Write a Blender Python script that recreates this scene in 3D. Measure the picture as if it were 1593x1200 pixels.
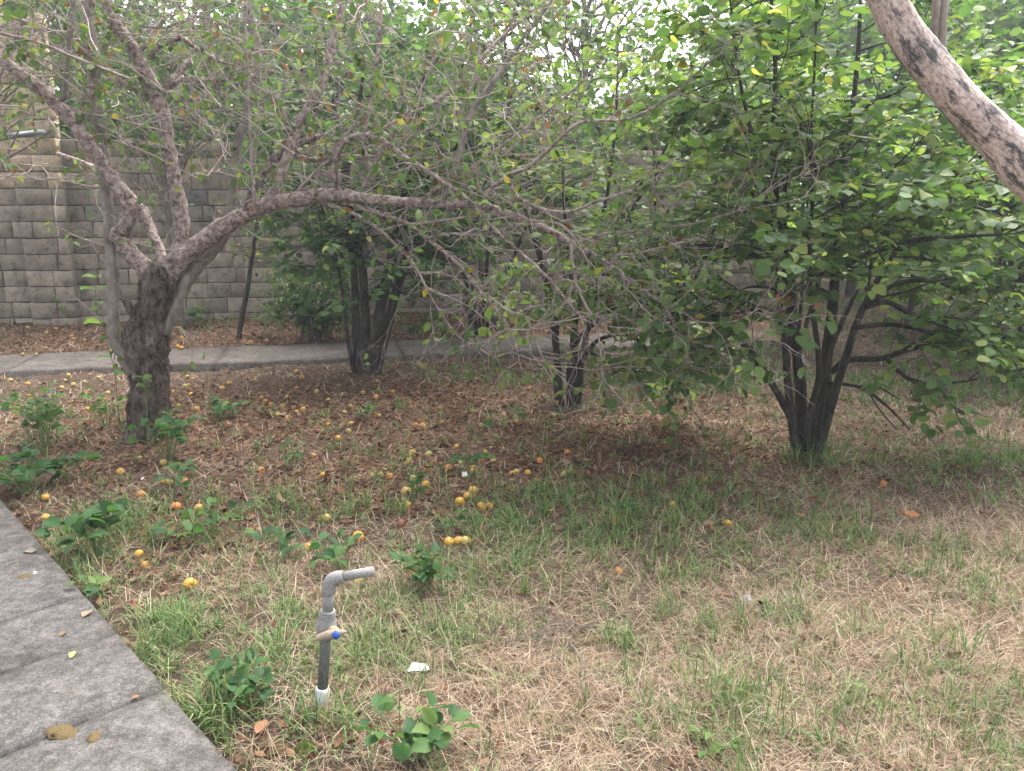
import bpy, math, random
import numpy as np
from mathutils import Vector

# ------------------------------------------------------------------ camera, sky, sun, exposure
for o in list(bpy.data.objects): bpy.data.objects.remove(o)
scn = bpy.context.scene
COL = scn.collection
CAM_H = 1.5; F = 1200.0; CX = 796.5; CY = 600.0
PITCH = math.atan((600.0-335.0)/F)
cam = bpy.data.cameras.new('camera'); cam_o = bpy.data.objects.new('camera', cam); COL.objects.link(cam_o)
cam.sensor_width = 36.0; cam.lens = 36.0*F/1593.0; cam.clip_start = 0.05; cam.clip_end = 2000
cam_o.location = (0, 0, CAM_H); cam_o.rotation_euler = (math.pi/2-PITCH, 0, 0)
scn.camera = cam_o

SUN_EL = math.radians(58); SUN_AZ = math.radians(35)     # azimuth from +Y towards +X
w = bpy.data.worlds.new('World'); scn.world = w; w.use_nodes = True
nt = w.node_tree; bg = nt.nodes['Background']
sky = nt.nodes.new('ShaderNodeTexSky'); sky.sky_type = 'NISHITA'; sky.sun_disc = False
sky.sun_elevation = SUN_EL; sky.sun_rotation = SUN_AZ
sky.air_density = 1.0; sky.dust_density = 6.0; sky.ozone_density = 1.0
hs = nt.nodes.new('ShaderNodeHueSaturation'); hs.inputs['Saturation'].default_value = 0.22   # thin cloud: nearly white
nt.links.new(sky.outputs[0], hs.inputs['Color']); nt.links.new(hs.outputs[0], bg.inputs['Color'])
bg.inputs['Strength'].default_value = 0.15
sun = bpy.data.lights.new('sun', 'SUN'); sun.energy = 0.9; sun.angle = math.radians(45); sun.color = (1.0, 0.95, 0.88)
sun_o = bpy.data.objects.new('sun', sun); COL.objects.link(sun_o)
sd = Vector((math.sin(SUN_AZ)*math.cos(SUN_EL), math.cos(SUN_AZ)*math.cos(SUN_EL), math.sin(SUN_EL)))
sun_o.rotation_euler = sd.to_track_quat('Z', 'Y').to_euler(); sun_o.location = (6, 8, 12)
scn.view_settings.view_transform = 'Standard'; scn.view_settings.look = 'None'
scn.view_settings.exposure = 2.45; scn.view_settings.gamma = 1.0
scn.render.engine = 'CYCLES'
scn.cycles.max_bounces = 5; scn.cycles.diffuse_bounces = 3; scn.cycles.transmission_bounces = 3
scn.cycles.glossy_bounces = 2; scn.cycles.transparent_max_bounces = 4

rng = np.random.default_rng(11); random.seed(11)
up = np.array([0, 0, 1.0])

# ------------------------------------------------------------------ helpers
def ray(px, py):
    x = (px-CX)/F; y = -(py-CY)/F
    c, s = math.cos(PITCH), math.sin(PITCH)
    return np.array([x, c + y*s, -s + y*c])
def P(px, py, Y):
    d = ray(px, py); t = Y/d[1]
    return np.array([d[0]*t, Y, CAM_H + d[2]*t])
def dep(p):
    return p[1]*math.cos(PITCH) + (CAM_H-p[2])*math.sin(PITCH)
def sstep(a, b, x):
    t = np.clip((np.asarray(x)-a)/(b-a), 0, 1); return t*t*(3-2*t)
# far path and wall run at an angle to the picture: coordinate v = distance across them
PA = math.radians(13.0); PDIR = np.array([math.cos(PA), math.sin(PA)]); PN = np.array([-math.sin(PA), math.cos(PA)])
PATH_V0 = 8.05; PATH_V1 = 9.1; PATH_TOP = 0.055
WALL_V = 10.95
PE_N = np.array([0.7213, 0.6927]); PE_D = np.array([-0.6927, 0.7213]); PE_O = 0.687      # near pavement edge: PE_N . p = PE_O
def gh(x, y):
    x = np.asarray(x, float); y = np.asarray(y, float)
    v = x*PN[0] + y*PN[1]
    z = 0.016*np.sin(1.7*x+0.6)*np.cos(1.3*y) + 0.010*np.sin(3.9*x-1.1*y) + 0.006*np.sin(8.3*y+5*x) + 0.004*np.sin(17*x+3)*np.sin(15*y)
    z = z*sstep(0.0, 1.5, y+x*0.2)
    z = z + sstep(PATH_V1-0.15, PATH_V1+0.1, v)*(0.045 + 0.10*sstep(PATH_V1, WALL_V, v))*(1-sstep(3.0, 6.0, x))
    pav = x*PE_N[0]+y*PE_N[1]-PE_O      # under the near pavement the soil sinks a little
    z = z - 0.05*(1-sstep(-0.3, 0.0, pav))
    return z
def G(px, py, dz=0.0):
    d = ray(px, py); p = None; z = 0.0
    for _ in range(8):
        t = (CAM_H-z-dz)/(-d[2]); p = np.array([d[0]*t, d[1]*t, 0]); z = float(gh(p[0], p[1]))
    p[2] = z+dz
    return p
def nrm(a):
    a = np.asarray(a, float); return a/(np.linalg.norm(a, axis=-1, keepdims=True)+1e-9)

def mesh_np(name, V, T, mat=None, col=None, smooth=True):
    me = bpy.data.meshes.new(name)
    V = np.ascontiguousarray(V, np.float32); T = np.ascontiguousarray(T, np.int32)
    k = T.shape[1]
    me.vertices.add(len(V)); me.vertices.foreach_set('co', V.ravel())
    me.loops.add(T.size); me.loops.foreach_set('vertex_index', T.ravel())
    me.polygons.add(len(T)); me.polygons.foreach_set('loop_start', np.arange(0, T.size, k, dtype=np.int32))
    if smooth: me.polygons.foreach_set('use_smooth', np.ones(len(T), bool))
    me.update(calc_edges=True)
    if col is not None:
        a = me.attributes.new('Col', 'FLOAT_COLOR', 'POINT')
        c = np.ones((len(V), 4), np.float32); c[:, :3] = col
        a.data.foreach_set('color', c.ravel())
    if mat: me.materials.append(mat)
    return me
def link(name, data, parent=None, loc=None):
    o = bpy.data.objects.new(name, data); COL.objects.link(o)
    if parent is not None: o.parent = parent
    if loc is not None: o.location = loc
    return o
def tag(o, label=None, cat=None, group=None, kind=None):
    if label: o['label'] = label
    if cat: o['category'] = cat
    if group: o['group'] = group
    if kind: o['kind'] = kind
    return o
def thing(name, label, cat, loc, group=None):
    return tag(link(name, None, None, tuple(loc)), label, cat, group)
class MB:
    def __init__(s): s.V = []; s.T = []; s.C = []; s.n = 0
    def add(s, V, T, col=None):
        V = np.asarray(V, float); s.V.append(V); s.T.append(np.asarray(T)+s.n); s.n += len(V)
        if col is not None: s.C.append(np.broadcast_to(np.asarray(col, float), (len(V), 3)))
    def mesh(s, name, mat, smooth=True, off=None):
        V = np.concatenate(s.V); T = np.concatenate(s.T)
        if off is not None: V = V-np.asarray(off)
        return mesh_np(name, V, T, mat, np.concatenate(s.C) if s.C else None, smooth)
    def build(s, name, mat, parent=None, smooth=True, off=None):
        if off is None and parent is not None: off = np.array(parent.location)
        return link(name, s.mesh(name, mat, smooth, off), parent)
def catmull(p, n=4):
    p = np.asarray(p, float)
    if len(p) < 3: 
        t = np.linspace(0, 1, n+1)[:, None]; return p[0]*(1-t)+p[-1]*t
    q = np.vstack([2*p[0]-p[1], p, 2*p[-1]-p[-2]]); out = []
    for i in range(1, len(q)-2):
        a, b, c, d = q[i-1], q[i], q[i+1], q[i+2]
        for t in np.linspace(0, 1, n, endpoint=False):
            out.append(0.5*((2*b)+(-a+c)*t+(2*a-5*b+4*c-d)*t*t+(-a+3*b-3*c+d)*t**3))
    out.append(p[-1]); return np.array(out)
def tube(pts, rad, sides=6, rough=0.0, cap=True, seed=None):
    pts = np.asarray(pts, float); rad = np.asarray(rad, float); n = len(pts)
    tan = nrm(np.gradient(pts, axis=0))
    a = np.array([1.0, 0, 0]) if abs(tan[0][0]) < 0.8 else np.array([0, 1.0, 0])
    u = a - tan[0]*a.dot(tan[0]); u /= np.linalg.norm(u); U = [u]
    for i in range(1, n):
        u = U[-1]-tan[i]*U[-1].dot(tan[i]); u /= (np.linalg.norm(u)+1e-9); U.append(u)
    U = np.array(U); W = np.cross(tan, U)
    ang = np.arange(sides)*2*math.pi/sides
    R = rad[:, None]*np.ones(sides)
    if rough:
        R = R*(1+rough*rng.normal(size=R.shape))
    V = pts[:, None, :] + R[..., None]*(np.cos(ang)[None, :, None]*U[:, None, :] + np.sin(ang)[None, :, None]*W[:, None, :])
    V = V.reshape(-1, 3)
    i = np.arange(n-1)[:, None]*sides; j = np.arange(sides)[None, :]; j2 = (j+1) % sides
    A = (i+j).ravel(); B = (i+j2).ravel(); C = (i+sides+j2).ravel(); D = (i+sides+j).ravel()
    T = np.concatenate([np.stack([A, B, C], 1), np.stack([A, C, D], 1)])
    if cap:
        V = np.vstack([V, pts[0], pts[-1]]); m = n*sides; jj = np.arange(sides); j3 = (jj+1) % sides
        T = np.concatenate([T, np.stack([np.full(sides, m), j3, jj], 1),
                            np.stack([np.full(sides, m+1), (n-1)*sides+jj, (n-1)*sides+j3], 1)])
    return V, T
def lathe(prof, sides=20, center=(0, 0, 0)):
    prof = np.asarray(prof, float); ang = np.arange(sides)*2*math.pi/sides
    V = np.stack([prof[:, 0:1]*np.cos(ang), prof[:, 0:1]*np.sin(ang), np.repeat(prof[:, 1:2], sides, 1)], -1).reshape(-1, 3)+np.asarray(center)
    n = len(prof); i = np.arange(n-1)[:, None]*sides; j = np.arange(sides)[None, :]; j2 = (j+1) % sides
    A = (i+j).ravel(); B = (i+j2).ravel(); C = (i+sides+j2).ravel(); D = (i+sides+j).ravel()
    return V, np.concatenate([np.stack([A, B, C], 1), np.stack([A, C, D], 1)])

# ------------------------------------------------------------------ materials
def newmat(name):
    m = bpy.data.materials.new(name); m.use_nodes = True
    n = m.node_tree.nodes; b = n['Principled BSDF']; return m, m.node_tree, n, b
def noise(nt, scale, detail=6, rough=0.6, coord=None):
    t = nt.nodes.new('ShaderNodeTexNoise'); t.inputs['Scale'].default_value = scale
    t.inputs['Detail'].default_value = detail; t.inputs['Roughness'].default_value = rough
    if coord is not None: nt.links.new(coord, t.inputs['Vector'])
    return t
def ramp(nt, fac, stops):
    r = nt.nodes.new('ShaderNodeValToRGB'); nt.links.new(fac, r.inputs['Fac'])
    e = r.color_ramp.elements
    while len(e) > 1: e.remove(e[-1])
    e[0].position = stops[0][0]; e[0].color = (*stops[0][1], 1)
    for p, c in stops[1:]:
        k = e.new(p); k.color = (*c, 1)
    return r
def mix(nt, fac, a, b, mode='MIX'):
    m = nt.nodes.new('ShaderNodeMix'); m.data_type = 'RGBA'; m.blend_type = mode
    def put(v, s):
        if hasattr(v, 'is_linked') or hasattr(v, 'links'): nt.links.new(v, s)
        elif isinstance(v, (int, float)): s.default_value = v
        else: s.default_value = (*v, 1)
    put(fac, m.inputs[0]); put(a, m.inputs[6]); put(b, m.inputs[7]); return m.outputs[2]
def bump(nt, b, h, strength=0.5, dist=0.01):
    k = nt.nodes.new('ShaderNodeBump'); k.inputs['Strength'].default_value = strength; k.inputs['Distance'].default_value = dist
    nt.links.new(h, k.inputs['Height']); nt.links.new(k.outputs[0], b.inputs['Normal']); return k
def objcoord(nt): 
    return nt.nodes.new('ShaderNodeTexCoord').outputs['Object']

def leaf_mat(name, trans=0.35, rough=0.55, spec=0.2, tint=(1.15, 1.25, 0.6), matte=False):
    m, nt, n, b = newmat(name)
    at = n.new('ShaderNodeAttribute'); at.attribute_name = 'Col'; c = at.outputs['Color']
    if matte:
        n.remove(b); b = n.new('ShaderNodeBsdfDiffuse'); nt.links.new(c, b.inputs['Color'])
    else:
        b.inputs['Roughness'].default_value = rough; b.inputs['Specular IOR Level'].default_value = spec
        nt.links.new(c, b.inputs['Base Color'])
    tr = n.new('ShaderNodeBsdfTranslucent'); nt.links.new(mix(nt, 1.0, c, tint, 'MULTIPLY'), tr.inputs['Color'])
    ms = n.new('ShaderNodeMixShader'); ms.inputs[0].default_value = trans
    nt.links.new(b.outputs[0], ms.inputs[1]); nt.links.new(tr.outputs[0], ms.inputs[2])
    nt.links.new(ms.outputs[0], n['Material Output'].inputs['Surface'])
    return m
M = {}
M['leaf'] = leaf_mat('leaf_green', 0.48)
M['bgleaf'] = leaf_mat('leaf_far', 0.45, matte=True)
M['grass'] = leaf_mat('grass_blade', 0.25, 0.6, 0.25)
M['straw'] = leaf_mat('straw_blade', 0.15, tint=(1.1, 1.05, 0.9), matte=True)
M['litter'] = leaf_mat('dead_leaf', 0.12, tint=(1.2, 0.9, 0.6), matte=True)

def bark_mat(name, stops, scale=18, stretch=0.35, bmp=0.8, bd=0.012, fine=90):
    m, nt, n, b = newmat(name)
    oc = objcoord(nt); mp = n.new('ShaderNodeMapping'); mp.inputs['Scale'].default_value = (1, 1, stretch)
    nt.links.new(oc, mp.inputs[0])
    a = noise(nt, scale, 9, 0.68, mp.outputs[0]); f = noise(nt, fine, 4, 0.6, mp.outputs[0])
    big = noise(nt, 4.0, 3, 0.5, oc)
    r = ramp(nt, a.outputs['Fac'], stops)
    c = mix(nt, 0.5, r.outputs[0], mix(nt, f.outputs['Fac'], (0.45, 0.45, 0.45), (1.45, 1.45, 1.45)), 'MULTIPLY')
    c = mix(nt, 0.6, c, mix(nt, big.outputs['Fac'], (0.55, 0.52, 0.5), (1.4, 1.4, 1.38)), 'MULTIPLY')
    nt.links.new(c, b.inputs['Base Color']); b.inputs['Roughness'].default_value = 0.9; b.inputs['Specular IOR Level'].default_value = 0.2
    h = n.new('ShaderNodeMath'); h.operation = 'ADD'; nt.links.new(a.outputs['Fac'], h.inputs[0]); nt.links.new(f.outputs['Fac'], h.inputs[1])
    bump(nt, b, h.outputs[0], bmp, bd)
    return m
M['trunk'] = bark_mat('apple_bark_old', [(0.36, (0.018, 0.014, 0.013)), (0.43, (0.095, 0.070, 0.060)), (0.53, (0.20, 0.152, 0.130)), (0.66, (0.36, 0.31, 0.28))], 30, 0.32, 1.0, 0.07, 140)
M['limb'] = bark_mat('apple_bark_limb', [(0.36, (0.065, 0.045, 0.040)), (0.45, (0.20, 0.148, 0.133)), (0.55, (0.33, 0.262, 0.24)), (0.66, (0.48, 0.42, 0.395))], 34, 1.0, 0.9, 0.016, 130)
M['shoot'] = bark_mat('apple_bark_young', [(0.3, (0.085, 0.070, 0.06)), (0.5, (0.165, 0.142, 0.125)), (0.7, (0.24, 0.215, 0.195))], 22, 0.5, 0.5, 0.008, 120)
M['twig'] = bark_mat('twig_bark', [(0.3, (0.12, 0.088, 0.082)), (0.5, (0.245, 0.195, 0.184)), (0.7, (0.37, 0.32, 0.30))], 30, 0.8, 0.3, 0.003)
M['hazel'] = bark_mat('hazel_bark', [(0.3, (0.013, 0.012, 0.011)), (0.5, (0.036, 0.031, 0.028)), (0.7, (0.075, 0.068, 0.061))], 25, 0.4, 0.7, 0.008)
M['bark_far'] = bark_mat('far_bark', [(0.3, (0.05, 0.04, 0.035)), (0.7, (0.17, 0.14, 0.12))], 10, 0.3, 0.5, 0.01)
def birch():
    m, nt, n, b = newmat('pink_birch_bark')
    at = n.new('ShaderNodeAttribute'); at.attribute_name = 'bark'    # x,y round the limb, z along it
    mp = n.new('ShaderNodeMapping'); mp.inputs['Scale'].default_value = (3, 3, 30); nt.links.new(at.outputs['Vector'], mp.inputs[0])
    mp2 = n.new('ShaderNodeMapping'); mp2.inputs['Scale'].default_value = (0.9, 0.9, 4.2); nt.links.new(at.outputs['Vector'], mp2.inputs[0])
    lines = noise(nt, 2.2, 5, 0.65, mp.outputs[0]); patch = noise(nt, 2.1, 7, 0.72, mp2.outputs[0]); fine = noise(nt, 60, 4, 0.6)
    base = ramp(nt, lines.outputs['Fac'], [(0.32, (0.15, 0.10, 0.085)), (0.44, (0.38, 0.28, 0.245)), (0.56, (0.52, 0.425, 0.385)), (0.70, (0.60, 0.54, 0.51))])
    pm = ramp(nt, patch.outputs['Fac'], [(0.51, (0, 0, 0)), (0.57, (1, 1, 1))])
    fr = noise(nt, 45, 6, 0.75)
    k_ = n.new('ShaderNodeMath'); k_.operation = 'MULTIPLY'; nt.links.new(pm.outputs[0], k_.inputs[0]); nt.links.new(ramp(nt, fr.outputs['Fac'], [(0.36, (0.1, 0.1, 0.1)), (0.50, (1, 1, 1))]).outputs[0], k_.inputs[1])
    c = mix(nt, k_.outputs[0], base.outputs[0], (0.055, 0.055, 0.056))
    c = mix(nt, 0.5, c, mix(nt, fine.outputs['Fac'], (0.5, 0.5, 0.5), (1.4, 1.4, 1.4)), 'MULTIPLY')
    nt.links.new(c, b.inputs['Base Color']); b.inputs['Roughness'].default_value = 0.75
    bump(nt, b, lines.outputs['Fac'], 0.5, 0.006)
    return m
M['birch'] = birch()
def concrete(name, cols, s=1.0, bm=0.5):
    m, nt, n, b = newmat(name); oc = n.new('ShaderNodeNewGeometry').outputs['Position']
    a = noise(nt, 1.3*s, 8, 0.6, oc); f = noise(nt, 160*s, 5, 0.8, oc); g = noise(nt, 24*s, 10, 0.82, oc); p = noise(nt, 5.5*s, 10, 0.7, oc); st = noise(nt, 3.1*s, 6, 0.6, oc)
    r = ramp(nt, a.outputs['Fac'], [(0.3, cols[0]), (0.5, cols[1]), (0.7, cols[2])])
    c = mix(nt, 0.68, r.outputs[0], ramp(nt, g.outputs['Fac'], [(0.38, (0.45, 0.44, 0.43)), (0.5, (1, 1, 1)), (0.60, (1.75, 1.72, 1.68))]).outputs[0], 'MULTIPLY')
    c = mix(nt, 0.5, c, ramp(nt, p.outputs['Fac'], [(0.40, (0.55, 0.53, 0.50)), (0.48, (1, 1, 1)), (0.62, (1.3, 1.3, 1.3))]).outputs[0], 'MULTIPLY')
    c = mix(nt, 0.7, c, ramp(nt, f.outputs['Fac'], [(0.35, (0.35, 0.35, 0.35)), (0.5, (1, 1, 1)), (0.66, (1.9, 1.9, 1.9))]).outputs[0], 'MULTIPLY')
    c = mix(nt, ramp(nt, st.outputs['Fac'], [(0.60, (0, 0, 0)), (0.74, (0.6, 0.6, 0.6))]).outputs[0], c, (cols[1][0]*1.1, cols[1][1]*.85, cols[1][2]*.75))
    nt.links.new(c, b.inputs['Base Color']); b.inputs['Roughness'].default_value = 0.95; b.inputs['Specular IOR Level'].default_value = 0.12
    h = n.new('ShaderNodeMath'); h.operation = 'ADD'; nt.links.new(g.outputs['Fac'], h.inputs[0]); nt.links.new(f.outputs['Fac'], h.inputs[1])
    bump(nt, b, h.outputs[0], bm, 0.008); return m
M['pave'] = concrete('weathered_concrete', [(0.054, 0.050, 0.048), (0.072, 0.067, 0.064), (0.094, 0.088, 0.084)])
M['path'] = concrete('path_concrete', [(0.062, 0.053, 0.047), (0.082, 0.071, 0.064), (0.105, 0.093, 0.085)])
M['mortar'] = concrete('dark_mortar', [(0.022, 0.019, 0.017), (0.035, 0.031, 0.027), (0.055, 0.050, 0.045)], 3)
def block_mat(name, c0, c1, c2):
    m, nt, n, b = newmat(name)
    oi = n.new('ShaderNodeObjectInfo'); pos = n.new('ShaderNodeNewGeometry').outputs['Position']
    r = ramp(nt, oi.outputs['Random'], [(0.0, c0), (0.5, c1), (0.85, c2), (1.0, (0.12, 0.118, 0.115))])
    a = noise(nt, 7, 10, 0.75, pos); f = noise(nt, 75, 6, 0.75, pos)
    c = mix(nt, 0.8, r.outputs[0], ramp(nt, a.outputs['Fac'], [(0.36, (0.32, 0.31, 0.31)), (0.46, (0.85, 0.84, 0.83)), (0.55, (1.1, 1.08, 1.05)), (0.66, (1.55, 1.5, 1.42))]).outputs[0], 'MULTIPLY')
    c = mix(nt, 0.5, c, mix(nt, f.outputs['Fac'], (0.4, 0.4, 0.4), (1.5, 1.5, 1.5)), 'MULTIPLY')
    nt.links.new(c, b.inputs['Base Color']); b.inputs['Roughness'].default_value = 0.95; b.inputs['Specular IOR Level'].default_value = 0.1
    bump(nt, b, mix(nt, 0.5, a.outputs['Color'], f.outputs['Color']), 0.7, 0.012); return m
M['block'] = block_mat('limestone_weathered', (0.165, 0.140, 0.112), (0.215, 0.184, 0.148), (0.27, 0.23, 0.185))
M['block_y'] = block_mat('limestone_yellow', (0.25, 0.195, 0.13), (0.30, 0.24, 0.16), (0.34, 0.275, 0.185))
def ground_mat():
    m, nt, n, b = newmat('soil_and_thatch'); pos = n.new('ShaderNodeNewGeometry').outputs['Position']
    at = n.new('ShaderNodeAttribute'); at.attribute_name = 'Col'     # x litter, y straw
    sp = n.new('ShaderNodeSeparateColor'); nt.links.new(at.outputs['Color'], sp.inputs[0])
    a = noise(nt, 2.5, 8, 0.7, pos); f = noise(nt, 38, 8, 0.75, pos)
    v = n.new('ShaderNodeTexVoronoi'); v.inputs['Scale'].default_value = 32; nt.links.new(pos, v.inputs['Vector'])
    soil = ramp(nt, f.outputs['Fac'], [(0.3, (0.026, 0.019, 0.015)), (0.5, (0.060, 0.044, 0.033)), (0.7, (0.105, 0.078, 0.058))])
    vr = n.new('ShaderNodeSeparateColor'); nt.links.new(v.outputs['Color'], vr.inputs[0])
    lit = ramp(nt, vr.outputs[0], [(0.0, (0.030, 0.019, 0.014)), (0.4, (0.075, 0.045, 0.029)), (0.7, (0.12, 0.068, 0.043)), (1.0, (0.17, 0.108, 0.07))])
    strw = ramp(nt, f.outputs['Fac'], [(0.3, (0.055, 0.040, 0.028)), (0.5, (0.13, 0.097, 0.067)), (0.7, (0.22, 0.175, 0.125))])
    c = mix(nt, sp.outputs[1], soil.outputs[0], strw.outputs[0])
    c = mix(nt, sp.outputs[0], c, lit.outputs[0])
    c = mix(nt, 0.6, c, ramp(nt, a.outputs['Fac'], [(0.3, (0.6, 0.6, 0.6)), (0.7, (1.35, 1.35, 1.35))]).outputs[0], 'MULTIPLY')
    nt.links.new(c, b.inputs['Base Color']); b.inputs['Roughness'].default_value = 0.95; b.inputs['Specular IOR Level'].default_value = 0.1
    bump(nt, b, f.outputs['Fac'], 0.9, 0.03); return m
M['ground'] = ground_mat()
def plain(name, col, rough=0.6, ns=40, amt=0.35, spec=0.4, bm=0.15):
    m, nt, n, b = newmat(name); f = noise(nt, ns, 5, 0.65, objcoord(nt))
    c = mix(nt, amt, col, mix(nt, f.outputs['Fac'], (0.25, 0.25, 0.25), (1.75, 1.75, 1.75)), 'MULTIPLY')
    nt.links.new(c, b.inputs['Base Color']); b.inputs['Roughness'].default_value = rough; b.inputs['Specular IOR Level'].default_value = spec
    if bm: bump(nt, b, f.outputs['Fac'], bm, 0.003)
    return m
M['pipe'] = plain('grey_dusty_plastic', (0.20, 0.195, 0.188), 0.85, 150, 1.0, 0.2, 0.8)
M['pipe_dark'] = plain('grey_pipe', (0.12, 0.122, 0.117), 0.85, 110, 1.0, 0.2, 0.8)
M['white'] = plain('white_plastic', (0.55, 0.55, 0.54), 0.5, 50, 0.2)
M['beige'] = plain('beige_handle', (0.27, 0.215, 0.15), 0.7, 110, 0.7)
M['blue'] = plain('blue_cap', (0.012, 0.055, 0.24), 0.4, 40, 0.2)
M['paper'] = plain('white_paper', (0.5, 0.5, 0.49), 0.8, 30, 0.1)
M['stone'] = plain('pale_stone', (0.30, 0.28, 0.26), 0.9, 50, 0.5)
M['moss'] = plain('moss', (0.06, 0.075, 0.02), 0.95, 160, 0.8, 0.1, 0.8)
M['drymoss'] = plain('dry_moss', (0.085, 0.062, 0.030), 0.95, 160, 0.8, 0.1, 0.8)
M['stick'] = plain('dead_stick', (0.12, 0.098, 0.082), 0.9, 60, 0.6)
M['ptube'] = plain('dark_hose_pipe', (0.06, 0.065, 0.07), 0.5, 40, 0.3)
def apple_mat(name, top, side, blush):
    m, nt, n, b = newmat(name); oc = objcoord(nt); oi = n.new('ShaderNodeObjectInfo')
    av = n.new('ShaderNodeVectorMath'); av.operation = 'ADD'; nt.links.new(oc, av.inputs[0]); nt.links.new(oi.outputs['Location'], av.inputs[1])
    a = noise(nt, 22, 4, 0.6, av.outputs[0]); f = noise(nt, 130, 4, 0.6, av.outputs[0]); s = noise(nt, 45, 2, 0.5, av.outputs[0])
    c = ramp(nt, a.outputs['Fac'], [(0.35, top), (0.52, side), (0.68, blush)]).outputs[0]
    c = mix(nt, ramp(nt, s.outputs['Fac'], [(0.58, (0, 0, 0)), (0.66, (1, 1, 1))]).outputs[0], c, (0.14, 0.06, 0.025))
    c = mix(nt, 0.25, c, mix(nt, f.outputs['Fac'], (0.5, 0.5, 0.5), (1.5, 1.5, 1.5)), 'MULTIPLY')
    nt.links.new(c, b.inputs['Base Color']); b.inputs['Roughness'].default_value = 0.42; b.inputs['Specular IOR Level'].default_value = 0.4
    b.inputs['Subsurface Weight'].default_value = 0.0
    return m
APM = {'yellow': apple_mat('apple_yellow', (0.42, 0.28, 0.040), (0.43, 0.24, 0.030), (0.34, 0.11, 0.022)),
       'orange': apple_mat('apple_orange', (0.42, 0.22, 0.045), (0.38, 0.15, 0.03), (0.24, 0.055, 0.02)),
       'pale': apple_mat('apple_pale', (0.34, 0.31, 0.10), (0.34, 0.26, 0.07), (0.28, 0.16, 0.045)),
       'brown': apple_mat('apple_brown', (0.20, 0.08, 0.035), (0.14, 0.045, 0.025), (0.07, 0.022, 0.014))}

# ------------------------------------------------------------------ ground cover masks (world positions)
_b = {}
def blob(x, y, lst):
    r = np.zeros_like(x, float)
    for (px, py, rx, ry, amt) in lst:
        k = (px, py)
        if k not in _b: _b[k] = G(px, py)
        c = _b[k]; r = np.maximum(r, amt*np.exp(-(((x-c[0])/rx)**2+((y-c[1])/ry)**2)))
    return r
def cnoise(x, y, f, s):
    return 0.5+0.5*np.sin(f*x*1.3+s+1.7*np.sin(f*0.7*y+s*2))*np.sin(f*y*1.1+s*3+1.5*np.sin(f*0.9*x+s))
def m_litter(x, y):
    r = blob(x, y, [(330, 650, 1.9, 1.4, 1), (700, 640, 1.7, 1.6, 1), (1000, 660, 1.5, 1.1, 1), (1180, 690, 0.8, .7, .95), (620, 740, 1.3, .7, 1),
                    (100, 700, 1.2, 1.0, .8), (220, 800, 0.8, .5, .75), (870, 720, .9, .5, .85), (230, 900, .35, .4, .4), (480, 1130, .2, .15, .2)])
    v = x*PN[0]+y*PN[1]
    r = np.maximum(r, sstep(PATH_V1-0.1, PATH_V1+0.1, v)*(1-sstep(2.5, 5.5, x))*0.95)
    n = cnoise(x, y, 2.3, 0.4)*0.5+cnoise(x, y, 6.1, 2.0)*0.5
    return np.clip(r*(0.62+0.7*n), 0, 1)
def m_green(x, y):
    r = blob(x, y, [(980, 800, .75, .42, 1), (860, 820, .5, .4, .7), (1120, 850, .5, .35, .6), (560, 1000, .4, .35, .36), (330, 1100, .14, .22, .6), (640, 960, .4, .3, .5), (380, 950, .35, .45, .22),
                    (1530, 715, .8, .28, .9), (1400, 605, 1.2, .5, .8), (1250, 830, .5, .3, .45), (430, 790, .6, .35, .4), (280, 990, .12, .3, .8), (1040, 960, .35, .3, .35), (1300, 1000, .45, .35, .35), (1150, 1120, .35, .2, .45),
                    (1500, 1100, .4, .3, .35), (840, 590, .9, .4, .6), (1000, 600, 1.0, .6, .5), (100, 500, 1.0, .6, .4), (310, 500, .8, .5, .5), (1560, 900, .4, .5, .35), (700, 880, .4, .3, .5), (180, 830, .25, .5, .6), (1090, 560, 1, 1, .5)])
    far = sstep(9, 13, y)*0.55
    n = cnoise(x, y, 3.1, 1.1)*0.6+cnoise(x, y, 8.7, 3.3)*0.4
    base = 0.08*(y < 6)
    return np.clip(np.maximum(r, np.maximum(far, base))*(0.35+1.2*n), 0, 1)
def m_straw(x, y):
    r = blob(x, y, [(1350, 1000, 1.3, 1.0, 1), (1000, 1080, .9, .5, 1), (750, 1050, .6, .5, .75), (1500, 850, 1.2, .9, .9), (1480, 665, 2.2, .75, 1), (1250, 760, 1.2, .5, .6), (560, 900, .6, .5, .6), (900, 900, .8, .5, .7),
                    (1200, 590, 2.0, 1.0, .6), (420, 880, .4, .4, .6), (520, 750, 1.2, .4, .3)])
    far = sstep(8, 11, y)*sstep(1.0, 2.0, x)*0.8
    n = cnoise(x, y, 3.7, 5.1)
    return np.clip(np.maximum(np.maximum(r, far), 0.10)*(0.6+0.6*n), 0, 1)
def free(x, y):      # not on the pavement, the far path or behind the wall
    v = x*PN[0]+y*PN[1]
    on_path = (v > PATH_V0-0.02) & (v < PATH_V1+0.02) & (x < 2.3)
    behind = (v > WALL_V-0.08) & (x < 3.0)
    return (x*PE_N[0]+y*PE_N[1] > PE_O+.012) & ~on_path & ~behind

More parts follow.
